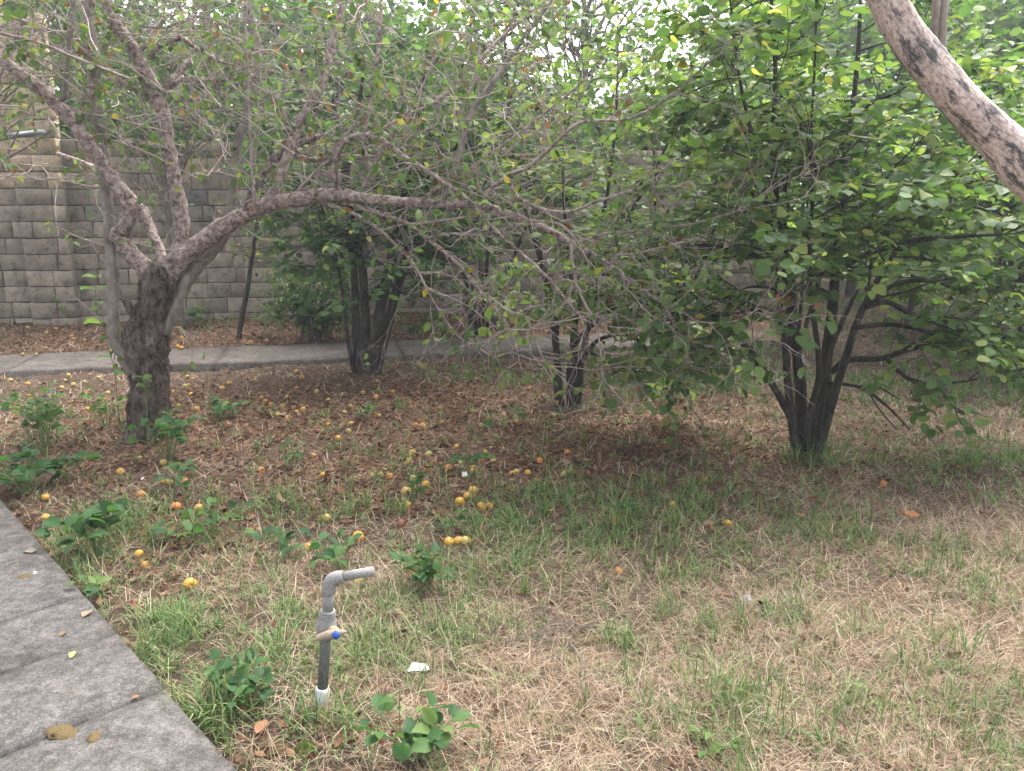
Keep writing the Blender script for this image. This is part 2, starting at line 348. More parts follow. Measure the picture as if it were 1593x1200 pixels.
# ------------------------------------------------------------------ ground sheet
def axis(lo, hi, step, far):
    a = np.arange(lo, hi+1e-6, step); e = []; d = step
    x = hi
    while x < far: d *= 1.35; x += d; e.append(x)
    s = []; d = step; x = lo
    while x > -far: d *= 1.35; x -= d; s.append(x)
    return np.concatenate([s[::-1], a, e])
gx = axis(-7, 8, 0.055, 600); gy = axis(0.6, 13, 0.055, 600)
X, Y = np.meshgrid(gx, gy); Z = gh(X, Y)
Z = Z + np.where((np.abs(X) < 8) & (Y < 13) & (Y > .6), rng.normal(size=X.shape)*0.006, 0)
V = np.stack([X.ravel(), Y.ravel(), Z.ravel()], 1); nx, ny = len(gx), len(gy)
I = (np.arange(ny-1)[:, None]*nx+np.arange(nx-1)[None, :]).ravel()
T = np.stack([I, I+1, I+nx+1, I+nx], 1)
c = np.stack([m_litter(V[:, 0], V[:, 1]), m_straw(V[:, 0], V[:, 1]), np.zeros(len(V))], 1)
far_ = np.hypot(V[:, 0], V[:, 1]) > 20; c[far_] = (0.0, 0.6, 0)
tag(link('ground', mesh_np('ground', V, T, M['ground'], c)), 'orchard soil with leaf litter and dry thatch', None, None, 'structure')

# ------------------------------------------------------------------ near pavement (lower left), slabs between cracked joints
PZ = 0.10
ED = PE_D; EN = PE_N      # along the edge, outwards
def slab_mesh(name, poly, z0, z1, mat, sub=0.05, bev=0.006):
    # polygon (ccw, 4 corners a,b,c,d) as a gridded slab with a worn rim
    a, b_, c_, d_ = [np.asarray(p, float) for p in poly]
    n1 = max(2, int(np.linalg.norm(b_-a)/sub)); n2 = max(2, int(np.linalg.norm(d_-a)/sub))
    u = np.linspace(0, 1, n1+1); vv = np.linspace(0, 1, n2+1); Ug, Vg = np.meshgrid(u, vv)
    xy = (a*(1-Ug)[..., None]+b_*Ug[..., None])*(1-Vg)[..., None]+(d_*(1-Ug)[..., None]+c_*Ug[..., None])*Vg[..., None]
    edge = (Ug == 0) | (Ug == 1) | (Vg == 0) | (Vg == 1)
    xy[edge] += rng.normal(size=(edge.sum(), 2))*0.0018
    z = z1 + 0.003*np.sin(9*xy[..., 0])*np.sin(7*xy[..., 1]) - edge*(bev+0.002*rng.random(edge.shape))
    Vt = np.concatenate([xy, z[..., None]], -1).reshape(-1, 3)
    w_ = n1+1; I = (np.arange(n2)[:, None]*w_+np.arange(n1)[None, :]).ravel(); F_ = [np.stack([I, I+1, I+w_+1, I+w_], 1)]
    loop = list(range(0, n1)) + [n1+w_*k for k in range(n2)] + [n2*w_+k for k in range(n1, 0, -1)] + [w_*k for k in range(n2, 0, -1)]
    loop = np.array(loop); base = len(Vt); low = Vt[loop].copy(); low[:, 2] = z0
    L = len(loop); k = np.arange(L); k2 = (k+1) % L
    F_.append(np.stack([loop[k], base+k, base+k2, loop[k2]], 1))
    return mesh_np(name, np.vstack([Vt, low]), np.concatenate(F_), mat, None, True)
pave = link('pavement', None, None, (0, 0, 0)); tag(pave, None, None, None, 'structure')
E0 = (G(185, 983, PZ-gh(0, 0)))[:2]
def edge_pt(s): return EN*PE_O+ED*s
joints = [-2.6, -1.2, 0.45, 2.235, 2.680, 3.05, 3.9, 4.9, 6.0]
tilt = 0.008
for i in range(len(joints)-1):
    g = 0.004; s0, s1 = joints[i]+g, joints[i+1]-g
    a = edge_pt(s0); b_ = edge_pt(s1); back = -EN*1.7-ED*tilt*1.7
    back2 = back
    link('slab', slab_mesh('slab', [a, b_, b_+back2, a+back], -0.05, PZ+(0.003 if i % 2 else 0), M['pave']), pave)
bed = MB()
q0 = edge_pt(-2.5)-EN*0.02; q1 = edge_pt(5.3)-EN*0.02
V_ = [(*q0, PZ-0.02), (*q1, PZ-0.02), (*(q1-EN*1.5), PZ-0.02), (*(q0-EN*1.5), PZ-0.02)]
bed.add(V_, [[0, 1, 2], [0, 2, 3]]); bed.build('joint_bed', M['mortar'], pave)

# ------------------------------------------------------------------ far concrete path
path = link('garden_path', None, None, (0, 0, 0)); tag(path, None, None, None, 'structure')
def pv(u, v): return PDIR*u+PN*v
us = [-9.5, -7.2, -5.0, -3.1, -1.2, 0.7, 2.5, 4.2]
for i in range(len(us)-1):
    link('slab', slab_mesh('slab', [pv(us[i]+.004, PATH_V0), pv(us[i+1]-.004, PATH_V0), pv(us[i+1]-.004, PATH_V1), pv(us[i]+.004, PATH_V1)], -0.1, PATH_TOP+(i % 2)*0.004, M['path'], 0.08, 0.008), path)

# ------------------------------------------------------------------ block walls
def block_mesh(name, L, mat, H=0.2, D=0.2, j=0.006):
    nx_, nz_ = 4, 3; V = []; e_ = .010
    xs = [-L/2, -L/2+e_, rng.normal()*.03, L/2-e_, L/2]; zs = [-H/2, -H/2+e_, H/2-e_, H/2]
    for z in zs:
        for x in xs:
            e = (abs(abs(x)-L/2) < 1e-6) or (abs(abs(z)-H/2) < 1e-6)
            V.append((x+rng.normal()*j*.45, -D/2+(0.008 if e else 0)+rng.normal()*j*.35, z+rng.normal()*j*.45))
    n = len(V); T = []
    w_ = nx_+1
    for k in range(nz_):
        for i in range(nx_): T.append((k*w_+i, k*w_+i+1, (k+1)*w_+i+1, (k+1)*w_+i))
    loop = list(range(nx_)) + [nx_+w_*k for k in range(nz_)] + [nz_*w_+k for k in range(nx_, 0, -1)] + [w_*k for k in range(nz_, 0, -1)]
    for q in loop: V.append((V[q][0], D/2, V[q][2]))
    Lp = len(loop)
    for k in range(Lp): T.append((loop[k], n+k, n+(k+1) % Lp, loop[(k+1) % Lp]))
    return mesh_np(name, np.array(V), np.array(T), mat, None, False)
LENS = [0.14, 0.22, 0.30, 0.37, 0.40]
BM = {(k, y): [block_mesh('block', L-0.009, M['block_y' if y else 'block'], 0.192) for _ in range(3)] for k, L in enumerate(LENS) for y in (0, 1)}
class BL(MB): pass
def wall_run(root, s0, s1, v, z0, courses, yel, depth=0.2, vis=None):
    """courses of blocks along the wall direction from s0 to s1, front face at v"""
    joined = MB()
    for c_ in range(courses):
        s = s0 - (0.2 if c_ % 2 else 0.0)
        while s < s1-0.05:
            k = random.choices(range(5), [1, 2.2, 4, 4.5, 3])[0]
            st = s; en = s+LENS[k]
            if en > s1: 
                k = min(range(5), key=lambda q: abs(LENS[q]-(s1-st))); 
            s = st+LENS[k]
            if st < s0-0.01 and st+LENS[k] < s0+0.08: continue
            mid = max(st, s0) if st < s0 else st
            cen = pv(st+LENS[k]/2 if st >= s0 else s0+LENS[k]/2, v+depth/2+random.gauss(0, .006)) 
            if st < s0: s = s0+LENS[k]
            y = yel(c_, (st-s0))
            me = random.choice(BM[(k, y)])
            o = link('block', me, root); o.location = (cen[0]-root.location[0], cen[1]-root.location[1], z0+0.1+c_*0.2-root.location[2])
            o.rotation_euler = (0, random.gauss(0, .006), PA+random.gauss(0, .008))
            if st >= s0 and st+LENS[k] > s1-.12:
                nl = max(.06, s1-st); o.scale = (nl/LENS[k], 1, 1); cen = pv(st+nl/2, v+depth/2); o.location = (cen[0]-root.location[0], cen[1]-root.location[1], o.location[2]); s = s1
    cm = MB(); h = courses*0.2-0.03
    p = [pv(s0+.03, v+.035), pv(s1-.03, v+.035), pv(s1-.03, v+.17), pv(s0+.03, v+.17)]
    Vv = [(*q, z0) for q in p]+[(*q, z0+h) for q in p]
    cm.add(Vv, [[0, 1, 5], [0, 5, 4], [1, 2, 6], [1, 6, 5], [2, 3, 7], [2, 7, 6], [3, 0, 4], [3, 4, 7], [4, 5, 6], [4, 6, 7]])
    cm.build('mortar_core', M['mortar'], root, False)
def s_of(px, v):       # wall coordinate where the picture column px meets the wall line v
    d = ray(px, 420); d2 = d[:2]
    t = v/(d2[0]*PN[0]+d2[1]*PN[1]); q = d2*t; return float(q.dot(PDIR))
WB = 0.02
sA = s_of(40, WALL_V-.15); sB = s_of(112, WALL_V-.15)
tw = thing('tall_block_wall', 'tall yellow limestone block wall with pilaster behind the apple tree at left', 'wall', (*pv(sA, WALL_V), WB))
wall_run(tw, sA-2.2, sA-.005, WALL_V-.02, WB, 19, lambda c, s: c >= 10 or (c >= 9 and random.random() < .5))
wall_run(tw, sA, sB, WALL_V-.16, WB, 19, lambda c, s: c >= 9)
gw = thing('garden_wall', 'low grey limestone block wall running behind the concrete path', 'wall', (*pv(sB, WALL_V), WB))
wall_run(gw, sB-.12, s_of(900, WALL_V), WALL_V, WB, 12, lambda c, s: c >= 10 and random.random() < .2)
for pa, pb in ((378, 425), (676, 716)):
    q0 = s_of(pa, WALL_V-.1); 
    wall_run(gw, q0, q0+0.40, WALL_V-.11, WB, 12, lambda c, s: False)
gw2 = MB()
q0 = s_of(900, WALL_V)+.01
for c_ in range(12):
    s = q0-(.2 if c_ % 2 else 0)
    while s < q0+3.2:
        me = BM[(4, 0)][0]; vv = np.empty(len(me.vertices)*3, np.float32); me.vertices.foreach_get('co', vv); vv = vv.reshape(-1, 3)
        tt = np.array([p.vertices[:] for p in me.polygons]); cen = pv(s+.2, WALL_V+.1)
        R_ = np.array([[math.cos(PA), -math.sin(PA), 0], [math.sin(PA), math.cos(PA), 0], [0, 0, 1]])
        gw2.add(vv@R_.T+np.array([*cen, WB+.1+c_*.2]), tt); s += .4
tag(gw2.build('far_blocks', M['block'], gw, False), None, None, None, 'stuff')
# grey plastic pipe sticking out in front of the tall wall at the left edge
pp = [P(-90, 232, 8.4), P(0, 215, 8.6), P(30, 210, 8.7), P(60, 206, 9.2), P(75, 207, 10.6)]
pm = MB(); pm.add(*tube(catmull(pp, 3), np.full(len(catmull(pp, 3)), .032), 12))
tag(pm.build('grey_pipe', M['ptube']), 'dark grey pipe sticking out from the tall wall at the left edge', 'pipe')

# ------------------------------------------------------------------ leaves
def leaf_tpl(hi, wid, curl=0.10):
    if hi:
        o = [(0, 0, 0), (.06, .22, .03), (.25, .41, .06), (.52, .46, .07), (.80, .31, .02), (1, 0, -curl), (.80, -.31, .02), (.52, -.46, .07), (.25, -.41, .06), (.06, -.22, .03)]
        V = np.array(o+[(.5, 0, 0.0)]); V[:, 1] *= wid
        T = np.array([(10, i, (i+1) % 10) for i in range(10)])
    else:
        V = np.array([(0, 0, 0), (.32, .44, .06), (.74, .34, .02), (1, 0, -curl), (.74, -.34, .02), (.32, -.44, .06)]); V[:, 1] *= wid
        T = np.array([(0, 3, 2), (0, 2, 1), (0, 4, 3), (0, 5, 4)])
    return V, T
HZ = leaf_tpl(True, 0.95); AP = leaf_tpl(True, 0.68, .16); LOW = leaf_tpl(False, 0.85); LIT = leaf_tpl(False, 0.7, -.25); WD = leaf_tpl(True, 0.72, .14)
class Leaves:
    def __init__(s): s.p = []; s.d = []; s.n = []; s.s = []; s.c = []
    def add(s, p, d, n, sz, c):
        s.p.append(np.atleast_2d(p)); s.d.append(np.atleast_2d(d)); s.n.append(np.atleast_2d(n)); s.s.append(np.atleast_1d(sz)); s.c.append(np.atleast_2d(c))
    def arr(s):
        p, d, n, sz, c = [np.concatenate(q) for q in (s.p, s.d, s.n, s.s, s.c)]
        d = nrm(d); n = n-(n*d).sum(1, keepdims=True)*d; n = nrm(n); b = np.cross(n, d); return p, d, n, b, sz, c
def leaves_mesh(arr, tpl, name, mat, off):
    p, d, n, b, s, c = arr; Vt, Tt = tpl; k = len(Vt)
    wv = rng.uniform(.78, 1.15, len(p))[:, None, None]; cv = rng.uniform(-.6, 2.6, len(p))[:, None, None]
    V = p[:, None, :]+s[:, None, None]*(Vt[None, :, 0:1]*d[:, None]+Vt[None, :, 1:2]*wv*b[:, None]+Vt[None, :, 2:3]*cv*n[:, None])
    T = (np.arange(len(p))[:, None, None]*k+Tt[None]).reshape(-1, 3)
    return mesh_np(name, V.reshape(-1, 3)-np.asarray(off), T, mat, np.repeat(c, k, 0), True)
_lv = {}
def leaf_objs(arr, idx, tpl, key, parent, mat, cols):
    """single leaves as parts that share a few meshes (one per colour)"""
    from mathutils import Matrix
    if key not in _lv: _lv[key] = [mesh_np('leaf', tpl[0]*np.array([1, 1+.03*q, 1+.25*q]), tpl[1], mat, np.tile(np.array(cl), (len(tpl[0]), 1))) for q, cl in enumerate(cols)]
    p, d, n, b, s, c = arr; cl = np.array(cols); off = np.array(parent.location)
    for i in idx:
        k = int(np.argmin(((cl-c[i])**2).sum(1)))
        o = link('leaf', _lv[key][k], parent)
        m = Matrix(((d[i][0]*s[i], b[i][0]*s[i], n[i][0]*s[i], p[i][0]-off[0]), (d[i][1]*s[i], b[i][1]*s[i], n[i][1]*s[i], p[i][1]-off[1]), (d[i][2]*s[i], b[i][2]*s[i], n[i][2]*s[i], p[i][2]-off[2]), (0, 0, 0, 1)))
        o.matrix_basis = m
def project(p):
    c, s = math.cos(PITCH), math.sin(PITCH)
    y = p[:, 1]; z = p[:, 2]-CAM_H
    dp = y*c-z*s; vy = y*s+z*c
    return CX+F*p[:, 0]/dp, CY-F*vy/dp, dp
def crown(lv, tpl, key, parent, mat, cols, nsingle, name='crown'):
    arr = lv.arr(); x, y, dp = project(arr[0])
    inn = (x > 5) & (x < 1588) & (y > 5) & (dp > .3); score = np.where(inn, dp/arr[4], 1e9)
    idx = np.argsort(score)[:nsingle]; idx = idx[inn[idx]]
    leaf_objs(arr, idx, tpl, key, parent, mat, cols)
    keep = np.ones(len(x), bool); keep[idx] = False
    o = link(name, leaves_mesh([a[keep] for a in arr], tpl, name, mat, np.array(parent.location)), parent); o['kind'] = 'stuff'
    return o
def pick(cols, w_=None, jit=.15, n=None):
    cols = np.array(cols); k = rng.choice(len(cols), size=n, p=None if w_ is None else np.array(w_)/sum(w_))
    c = cols[k]; return np.clip(c*(1+jit*rng.normal(size=(c.shape[:-1]+(1,)))), 0, 1)
def wiggly(p0, d, L, n=6, wob=.12, grav=0.0, upw=0.0):
    d = nrm(d); pts = [np.array(p0, float)]; st = L/n
    for i in range(n):
        d = nrm(d+rng.normal(size=3)*wob+np.array([0, 0, upw-grav*(i/n)])); pts.append(pts[-1]+d*st)
    return np.array(pts)
def perp(t):
    v = rng.normal(size=3); v -= t*v.dot(t); return nrm(v)

# ------------------------------------------------------------------ the apple tree
AB = G(226, 684); AY = AB[1]
apple = thing('apple_tree', 'gnarled old apple tree with thick forked trunk and long arching limb', 'tree', AB)
def trace(pts, y0, y1, n=4):
    """(px, py, radius px) -> world points and radii, depth going from y0 to y1 along the limb"""
    a = np.array(pts, float); L = np.concatenate([[0], np.cumsum(np.hypot(*np.diff(a[:, :2], axis=0).T))]); L /= L[-1]
    W = []; R = []
    for (x, y, r), t in zip(a, L):
        p = P(x, y, y0+(y1-y0)*t); W.append(p); R.append(r*dep(p)/F)
    return catmull(np.array(W), n), catmull(np.array(R)[:, None], n)[:, 0]
tr_pts, tr_r = trace([(222, 712, 46), (224, 690, 39), (228, 660, 34), (230, 630, 33), (232, 600, 32), (231, 570, 34), (229, 545, 37), (233, 520, 36), (240, 495, 33), (245, 470, 31), (249, 448, 33), (252, 428, 33), (255, 412, 24)], AY, AY, 6)
tr_r = tr_r*.86; V_, T_ = tube(tr_pts, tr_r, 36)
ctr = np.repeat(tr_pts, 36, 0); ctr = np.vstack([ctr, tr_pts[0], tr_pts[-1]])
dv = V_-ctr; an = np.arctan2(dv[:, 1], dv[:, 0]); zz = V_[:, 2]
bumpy = 1+.07*np.sin(3*an+5*zz)+.05*np.sin(7*an-9*zz+1)+.05*np.sin(13*an+31*zz)*np.sin(24*zz)+.05*np.sin(17*an+2*np.sin(11*zz))+.055*rng.normal(size=len(an))
for (ba, bz, br, bh) in [(-1.75, .62, .10, .35), (-2.5, .74, .11, .35), (-1.2, .50, .09, .22), (-0.9, 1.02, .10, .3), (-2.2, 1.03, .10, .25), (-1.6, .30, .12, .18), (-1.9, .9, .07, .2)]:
    dd = np.arctan2(np.sin(an-ba), np.cos(an-ba))*.14; bumpy += .5*bh*np.exp(-((dd/br)**2+((zz-bz)/br)**2)*1.6)
V_ = ctr+dv*bumpy[:, None]
mb = MB(); mb.add(V_, T_); mb.build('trunk', M['trunk'], apple)
LIMBS = []   # (points, radii) kept for twig growth
def limb(pts, y0=None, y1=None, mat='limb', sides=12, rough=.035, name='limb', n=4, grow=True):
    p, r = trace(pts, AY if y0 is None else y0, AY if y1 is None else y1, n); r = r*.87
    p = p+rng.normal(size=p.shape)*np.minimum(r, .02)[:, None]*.16
    m_ = MB(); m_.add(*tube(p, r*(1+.06*rng.normal(size=len(r))), sides, rough)); o = m_.build(name, M[mat], apple)
    if grow: LIMBS.append((p, r))
    return o
limb([(250, 448, 18), (235, 428, 17), (222, 415, 16), (205, 395, 15), (190, 376, 14), (192, 358, 13), (200, 340, 13), (200, 325, 12.5), (195, 308, 12.5), (180, 288, 12), (163, 262, 12), (145, 235, 12.5), (120, 200, 12.5), (95, 168, 12.5), (70, 145, 12), (40, 122, 11), (0, 92, 11), (-60, 60, 10), (-130, 20, 8), (-200, -30, 6)], AY, AY-.35)
limb([(185, 380, 5), (178, 368, 9), (180, 358, 7)], AY-.08, AY-.12, grow=False, name='knob')
limb([(212, 505, 9), (206, 488, 8), (199, 474, 7), (195, 466, 6)], AY-.12, AY-.2, 'trunk', name='stub', grow=False)
limb([(96, 160, 5), (101, 140, 5), (108, 80, 4.5), (115, 0, 4), (117, -90, 3)], AY-.3, AY-.3, 'shoot', 8)
limb([(258, 425, 10), (247, 388, 9), (234, 352, 8.5), (222, 326, 8), (205, 308, 8), (185, 285, 6), (150, 262, 5), (90, 240, 4)], AY+.1, AY+.8)
limb([(260, 432, 15), (270, 405, 14), (279, 383, 13.5), (283, 350, 13), (279, 310, 12.5), (270, 270, 12), (263, 230, 12), (256, 190, 12), (246, 152, 12.5), (236, 132, 12.5), (220, 100, 12), (207, 76, 11.5), (193, 56, 11.5), (180, 38, 11), (170, 15, 11), (160, -12, 11), (148, -60, 9), (138, -130, 7)], AY+.08, AY+.3)
limb([(228, 144, 4), (190, 128, 3.6), (165, 105, 3.4), (130, 80, 3.4), (105, 62, 3.2), (60, 40, 3), (0, 24, 2.8), (-80, 10, 2)], AY+.2, AY-.4, 'twig', 7)
limb([(250, 148, 5), (271, 130, 4.5), (281, 125, 4), (314, 123, 3.6), (344, 126, 3.2), (360, 120, 2.5), (390, 108, 2)], AY+.2, AY+.1, 'limb', 7)
limb([(232, 92, 5), (246, 73, 4.4), (266, 64, 4.2), (284, 60, 4), (301, 73, 4), (324, 87, 3.6), (352, 99, 3), (377, 108, 2.5), (410, 130, 2)], AY+.2, AY-.1, 'limb', 7)
limb([(264, 133, 5), (281, 108, 6), (296, 96, 6)], AY+.25, AY+.4, 'limb', 8)
limb([(216, 82, 4), (240, 48, 3.5), (255, 20, 3), (262, -40, 2.5)], AY+.2, AY+.5, 'limb', 7)
limb([(160, 5, 3), (176, 20, 3), (213, 38, 2.8), (251, 43, 2.8), (284, 33, 2.6), (306, 25, 2.4), (352, 38, 2), (380, 60, 1.6)], AY+.3, AY-.2, 'twig', 6)
limb([(200, 122, 2.6), (120, 92, 2.6), (70, 70, 2.4), (0, 52, 2.2), (-60, 45, 2)], AY-.3, AY-.8, 'twig', 6)
limb([(135, 152, 2.3), (80, 110, 2.2), (40, 85, 2), (10, 60, 2)], AY-.3, AY-.5, 'twig', 6)
# the long arching limb to the right
limb([(254, 440, 19), (268, 420, 18.5), (285, 401, 17.5), (310, 380, 16.5), (340, 358, 15.5), (370, 340, 14.5), (400, 325, 14), (430, 315, 13.5), (470, 310, 12.5), (510, 303, 12.5), (540, 306, 10.5), (600, 312, 9.5), (650, 316, 9), (700, 318, 8.3), (740, 320, 7.8), (780, 330, 7.2), (820, 343, 6.6), (860, 362, 6.2), (900, 385, 5.8), (940, 408, 5.3), (980, 437, 4.7), (1010, 458, 4.3), (1031, 472, 3.6), (1047, 502, 2.8), (1061, 528, 2.4), (1069, 550, 2.0), (1077, 570, 1.7), (1099, 580, 1.2)], AY, AY-.9)
D1 = AY-.2; D2 = AY-.6
limb([(412, 318, 8), (425, 300, 8.5), (433, 287, 8.5), (450, 233, 8.5), (467, 187, 8), (500, 133, 7.5), (517, 67, 6.5), (530, 20, 5.5), (540, -60, 4)], D1, D1+.5, 'limb', 9)
limb([(397, 322, 3), (393, 277, 2.6), (387, 167, 2.4), (380, 0, 2.2), (378, -60, 2)], D1-.05, D1-.1, 'twig', 6)
limb([(383, 328, 7), (392, 300, 7), (400, 285, 7), (420, 255, 7.5), (440, 238, 7.5), (460, 225, 6.5), (490, 215, 5), (521, 208, 4), (570, 190, 3)], D1, D1+.7, 'trunk', 9)
limb([(445, 238, 5), (461, 243, 5), (486, 250, 5), (526, 245, 4.5), (564, 244, 4), (590, 243, 3), (640, 225, 2)], D1+.4, D1+.3, 'limb', 8)
limb([(523, 306, 6), (522, 285, 5.5), (521, 265, 5.8), (525, 240, 6), (535, 222, 6), (552, 213, 5.8), (567, 210, 5.4), (600, 222, 4.6), (630, 245, 4.1), (664, 266, 3.8), (690, 284, 3.5), (726, 308, 3.1), (748, 335, 2.9), (776, 363, 2.7), (819, 401, 2.5), (856, 436, 2.3), (879, 464, 2.1), (896, 484, 1.8), (912, 499, 1.5), (930, 508, 1.1)], D1-.1, D1-.75, 'limb', 8)
limb([(565, 212, 4.6), (577, 160, 4.3), (582, 117, 4), (590, 67, 3.7), (593, 0, 3.4), (598, -60, 3)], D1-.1, D1+.1, 'limb', 8)
limb([(575, 212, 4), (605, 195, 3.8), (640, 178, 3.8), (670, 163, 3.8), (717, 128, 3.6), (763, 75, 3.2), (800, 40, 2.8), (835, 10, 2.4)], D1-.1, D1+.5, 'limb', 8)
limb([(655, 312, 3.8), (700, 282, 3.6), (717, 273, 3.4), (777, 230, 3), (830, 190, 2.6), (880, 150, 2.2), (915, 120, 1.6)], D1-.3, D1, 'limb', 7)
limb([(690, 310, 4.4), (708, 262, 4.6), (722, 210, 5), (737, 167, 5.4), (758, 140, 5.6), (780, 110, 5.2), (810, 65, 4.6), (840, 27, 4), (880, -30, 3)], D1-.3, D1+.3, 'shoot', 8)
limb([(440, 312, 3.2), (460, 300, 3.2), (476, 283, 3), (501, 258, 2.6), (518, 245, 2.2), (545, 200, 1.6)], D1, D1-.1, 'twig', 6)
limb([(560, 300, 3.2), (576, 270, 3), (594, 238, 2.8), (612, 205, 2.4), (655, 140, 2), (690, 60, 1.6)], D1-.1, D1, 'twig', 6)
limb([(525, 312, 4), (560, 322, 3.8), (600, 335, 3.6), (638, 350, 3.5), (663, 370, 3.5), (700, 400, 3.1), (726, 428, 2.9), (746, 453, 2.7), (761, 468, 2.4), (781, 494, 2.2), (793, 513, 2), (801, 531, 1.8), (806, 549, 1.4), (812, 575, 1.2), (830, 588, 1)], D1-.05, D2-.3, 'limb', 7)
limb([(500, 315, 3.6), (540, 327, 3.4), (572, 345, 3.2), (600, 366, 3), (635, 401, 2.6), (655, 430, 2.3), (662, 447, 2.1), (680, 478, 1.8), (690, 492, 1.6), (702, 512, 1.4), (722, 530, 1.2), (757, 543, .9)], D1-.05, D1-.4, 'limb', 7)
limb([(746, 453, 2), (765, 464, 2), (790, 483, 1.9), (815, 492, 1.7), (826, 510, 1.7), (838, 540, 1.5), (850, 565, 1.3), (880, 585, 1.1)], D1-.6, D2-.4, 'twig', 6)
limb([(793, 513, 1.6), (824, 513, 1.6), (840, 500, 1.3), (855, 480, 1)], D1-.75, D2-.4, 'twig', 5)
limb([(663, 370, 2.8), (700, 364, 2.6), (740, 366, 2.2), (780, 358, 1.8), (800, 348, 1.4)], D1-.3, D1-.5, 'twig', 6)
limb([(638, 350, 2.4), (690, 343, 2.4), (745, 336, 2.2), (770, 330, 1.6)], D1-.3, D1-.4, 'twig', 6)
limb([(888, 380, 3), (892, 415, 2.8), (898, 445, 2.6), (910, 472, 2.4), (920, 490, 2.2), (930, 520, 2), (935, 550, 1.8), (940, 590, 1.4), (965, 620, 1.2), (985, 645, .9)], D2-.1, D2-.5, 'twig', 6)
limb([(748, 322, 4.4), (763, 295, 4.2), (793, 273, 4), (823, 260, 3.8), (863, 223, 3.4), (897, 194, 3.2), (940, 188, 3), (973, 186, 2.8), (1013, 170, 2.6), (1060, 137, 2.4), (1090, 108, 2), (1120, 85, 1.8), (1140, 60, 1.4)], D1-.4, D2-.5, 'limb', 7)
limb([(793, 273, 3.2), (800, 300, 3.2), (830, 320, 3), (863, 330, 2.9), (897, 327, 2.8), (930, 313, 2.5), (963, 303, 2.2), (997, 293, 2), (1060, 289, 1.7), (1085, 270, 1.4)], D1-.4, D2-.5, 'limb', 7)
limb([(893, 382, 3), (914, 373, 2.7), (944, 363, 2.5), (970, 363, 2.3), (1000, 356, 2.2), (1060, 352, 2.1), (1127, 335, 2), (1160, 321, 1.9), (1220, 284, 1.7), (1262, 270, 1.3)], D2, D2-.7, 'limb', 7)
limb([(820, 345, 3), (860, 346, 2.6), (880, 356, 2.3), (895, 372, 2)], D1-.5, D2-.2, 'twig', 6)
limb([(948, 412, 2.6), (960, 398, 2.4), (985, 396, 2.2), (1010, 390, 2), (1050, 380, 1.6), (1090, 372, 1.2)], D2-.1, D2-.5, 'twig', 6)
limb([(1031, 472, 2.4), (1061, 484, 2.2), (1081, 498, 2), (1110, 503, 1.7), (1150, 498, 1.4), (1180, 480, 1)], D2-.2, D2-.6, 'twig', 6)
limb([(1050, 508, 2), (1075, 530, 1.8), (1110, 540, 1.6), (1150, 535, 1.4), (1190, 528, 1.1)], D2-.2, D2-.6, 'twig', 6)
# two smooth young shoots from the trunk
limb([(214, 590, 7), (200, 572, 9), (190, 552, 10.5), (180, 528, 11), (176, 490, 10), (176, 440, 9.7), (172, 390, 9.5), (168, 330, 9.5), (163, 280, 9.5), (158, 220, 9.8), (150, 160, 10), (145, 100, 10), (140, 50, 10), (135, 0, 9.8), (130, -60, 9), (122, -140, 7)], AY-.1, AY+.1, 'shoot', 14, .01)
limb([(255, 520, 8), (264, 500, 10.5), (275, 472, 11), (290, 440, 11), (310, 411, 11), (330, 392, 10.5), (347, 370, 9.5), (357, 335, 8.5), (362, 300, 8.3), (365, 260, 8), (370, 225, 8), (380, 190, 8), (390, 155, 7.8), (398, 125, 7.5), (402, 80, 7), (396, 50, 7), (388, 20, 6.5), (382, -40, 5.5)], AY-.05, AY+.35, 'shoot', 13, .015)
# twigs, spurs and leaves
AG = [(0.055, 0.095, 0.032), (0.075, 0.125, 0.042), (0.105, 0.155, 0.05), (0.16, 0.175, 0.045), (0.26, 0.20, 0.04), (0.13, 0.06, 0.032)]
AW = [5, 6, 5, 1.6, .5, 2.4]
tw_mb = MB(); alv = Leaves()
def apple_twig(p0, d, L, r0, lvl, dens):
    n = 5 if L > .2 else 3
    pts = wiggly(p0, d, L, n, .28, .05, .03); rad = np.linspace(r0, r0*.45, len(pts))
    tw_mb.add(*tube(pts, rad, 4, 0, False))
    t = nrm(pts[-1]-pts[-2])
    if lvl > 0:
        for _ in range(rng.integers(1, 4)):
            i = rng.integers(1, len(pts)); dd = nrm(pts[i]-pts[i-1])+perp(t)*rng.uniform(.6, 1.3)
            apple_twig(pts[i], dd, L*rng.uniform(.3, .65), r0*.6, lvl-1, dens)
    k = rng.poisson(dens)
    for _ in range(k):
        i = rng.integers(1, len(pts)); q = pts[i]+(pts[i-1]-pts[i])*rng.random()
        dd = nrm(nrm(pts[i]-pts[i-1])*.5+perp(t)+np.array([0, 0, -.25]))
        c = pick(AG, AW); sz = rng.uniform(.035, .068)
        if c[0] > c[1]*1.3: sz *= .8
        alv.add(q+dd*.012, dd, up+rng.normal(size=3)*.55, sz, c)
for (p, r) in LIMBS:
    seg = np.linalg.norm(np.diff(p, axis=0), axis=1); L = seg.sum(); thick = r.mean()
    k = int(L/(.055 if thick < .016 else .10))
    for _ in range(k):
        i = rng.integers(1, len(p))
        if r[i] > .045 and rng.random() < .75: continue
        t = nrm(p[i]-p[i-1]); hgt = p[i][2]; d = perp(t)*1.0+t*.5+np.array([0, 0, .2])
        x_, y_, _d = project(p[i][None]); top = y_[0] < 260
        ln = rng.uniform(.08, .30) if rng.random() < .7 else rng.uniform(.3, .7)
        apple_twig(p[i], d, ln, max(.0022, min(r[i]*.35, .0045)), 2 if ln > .25 else 1, 1.0 if top else .5)
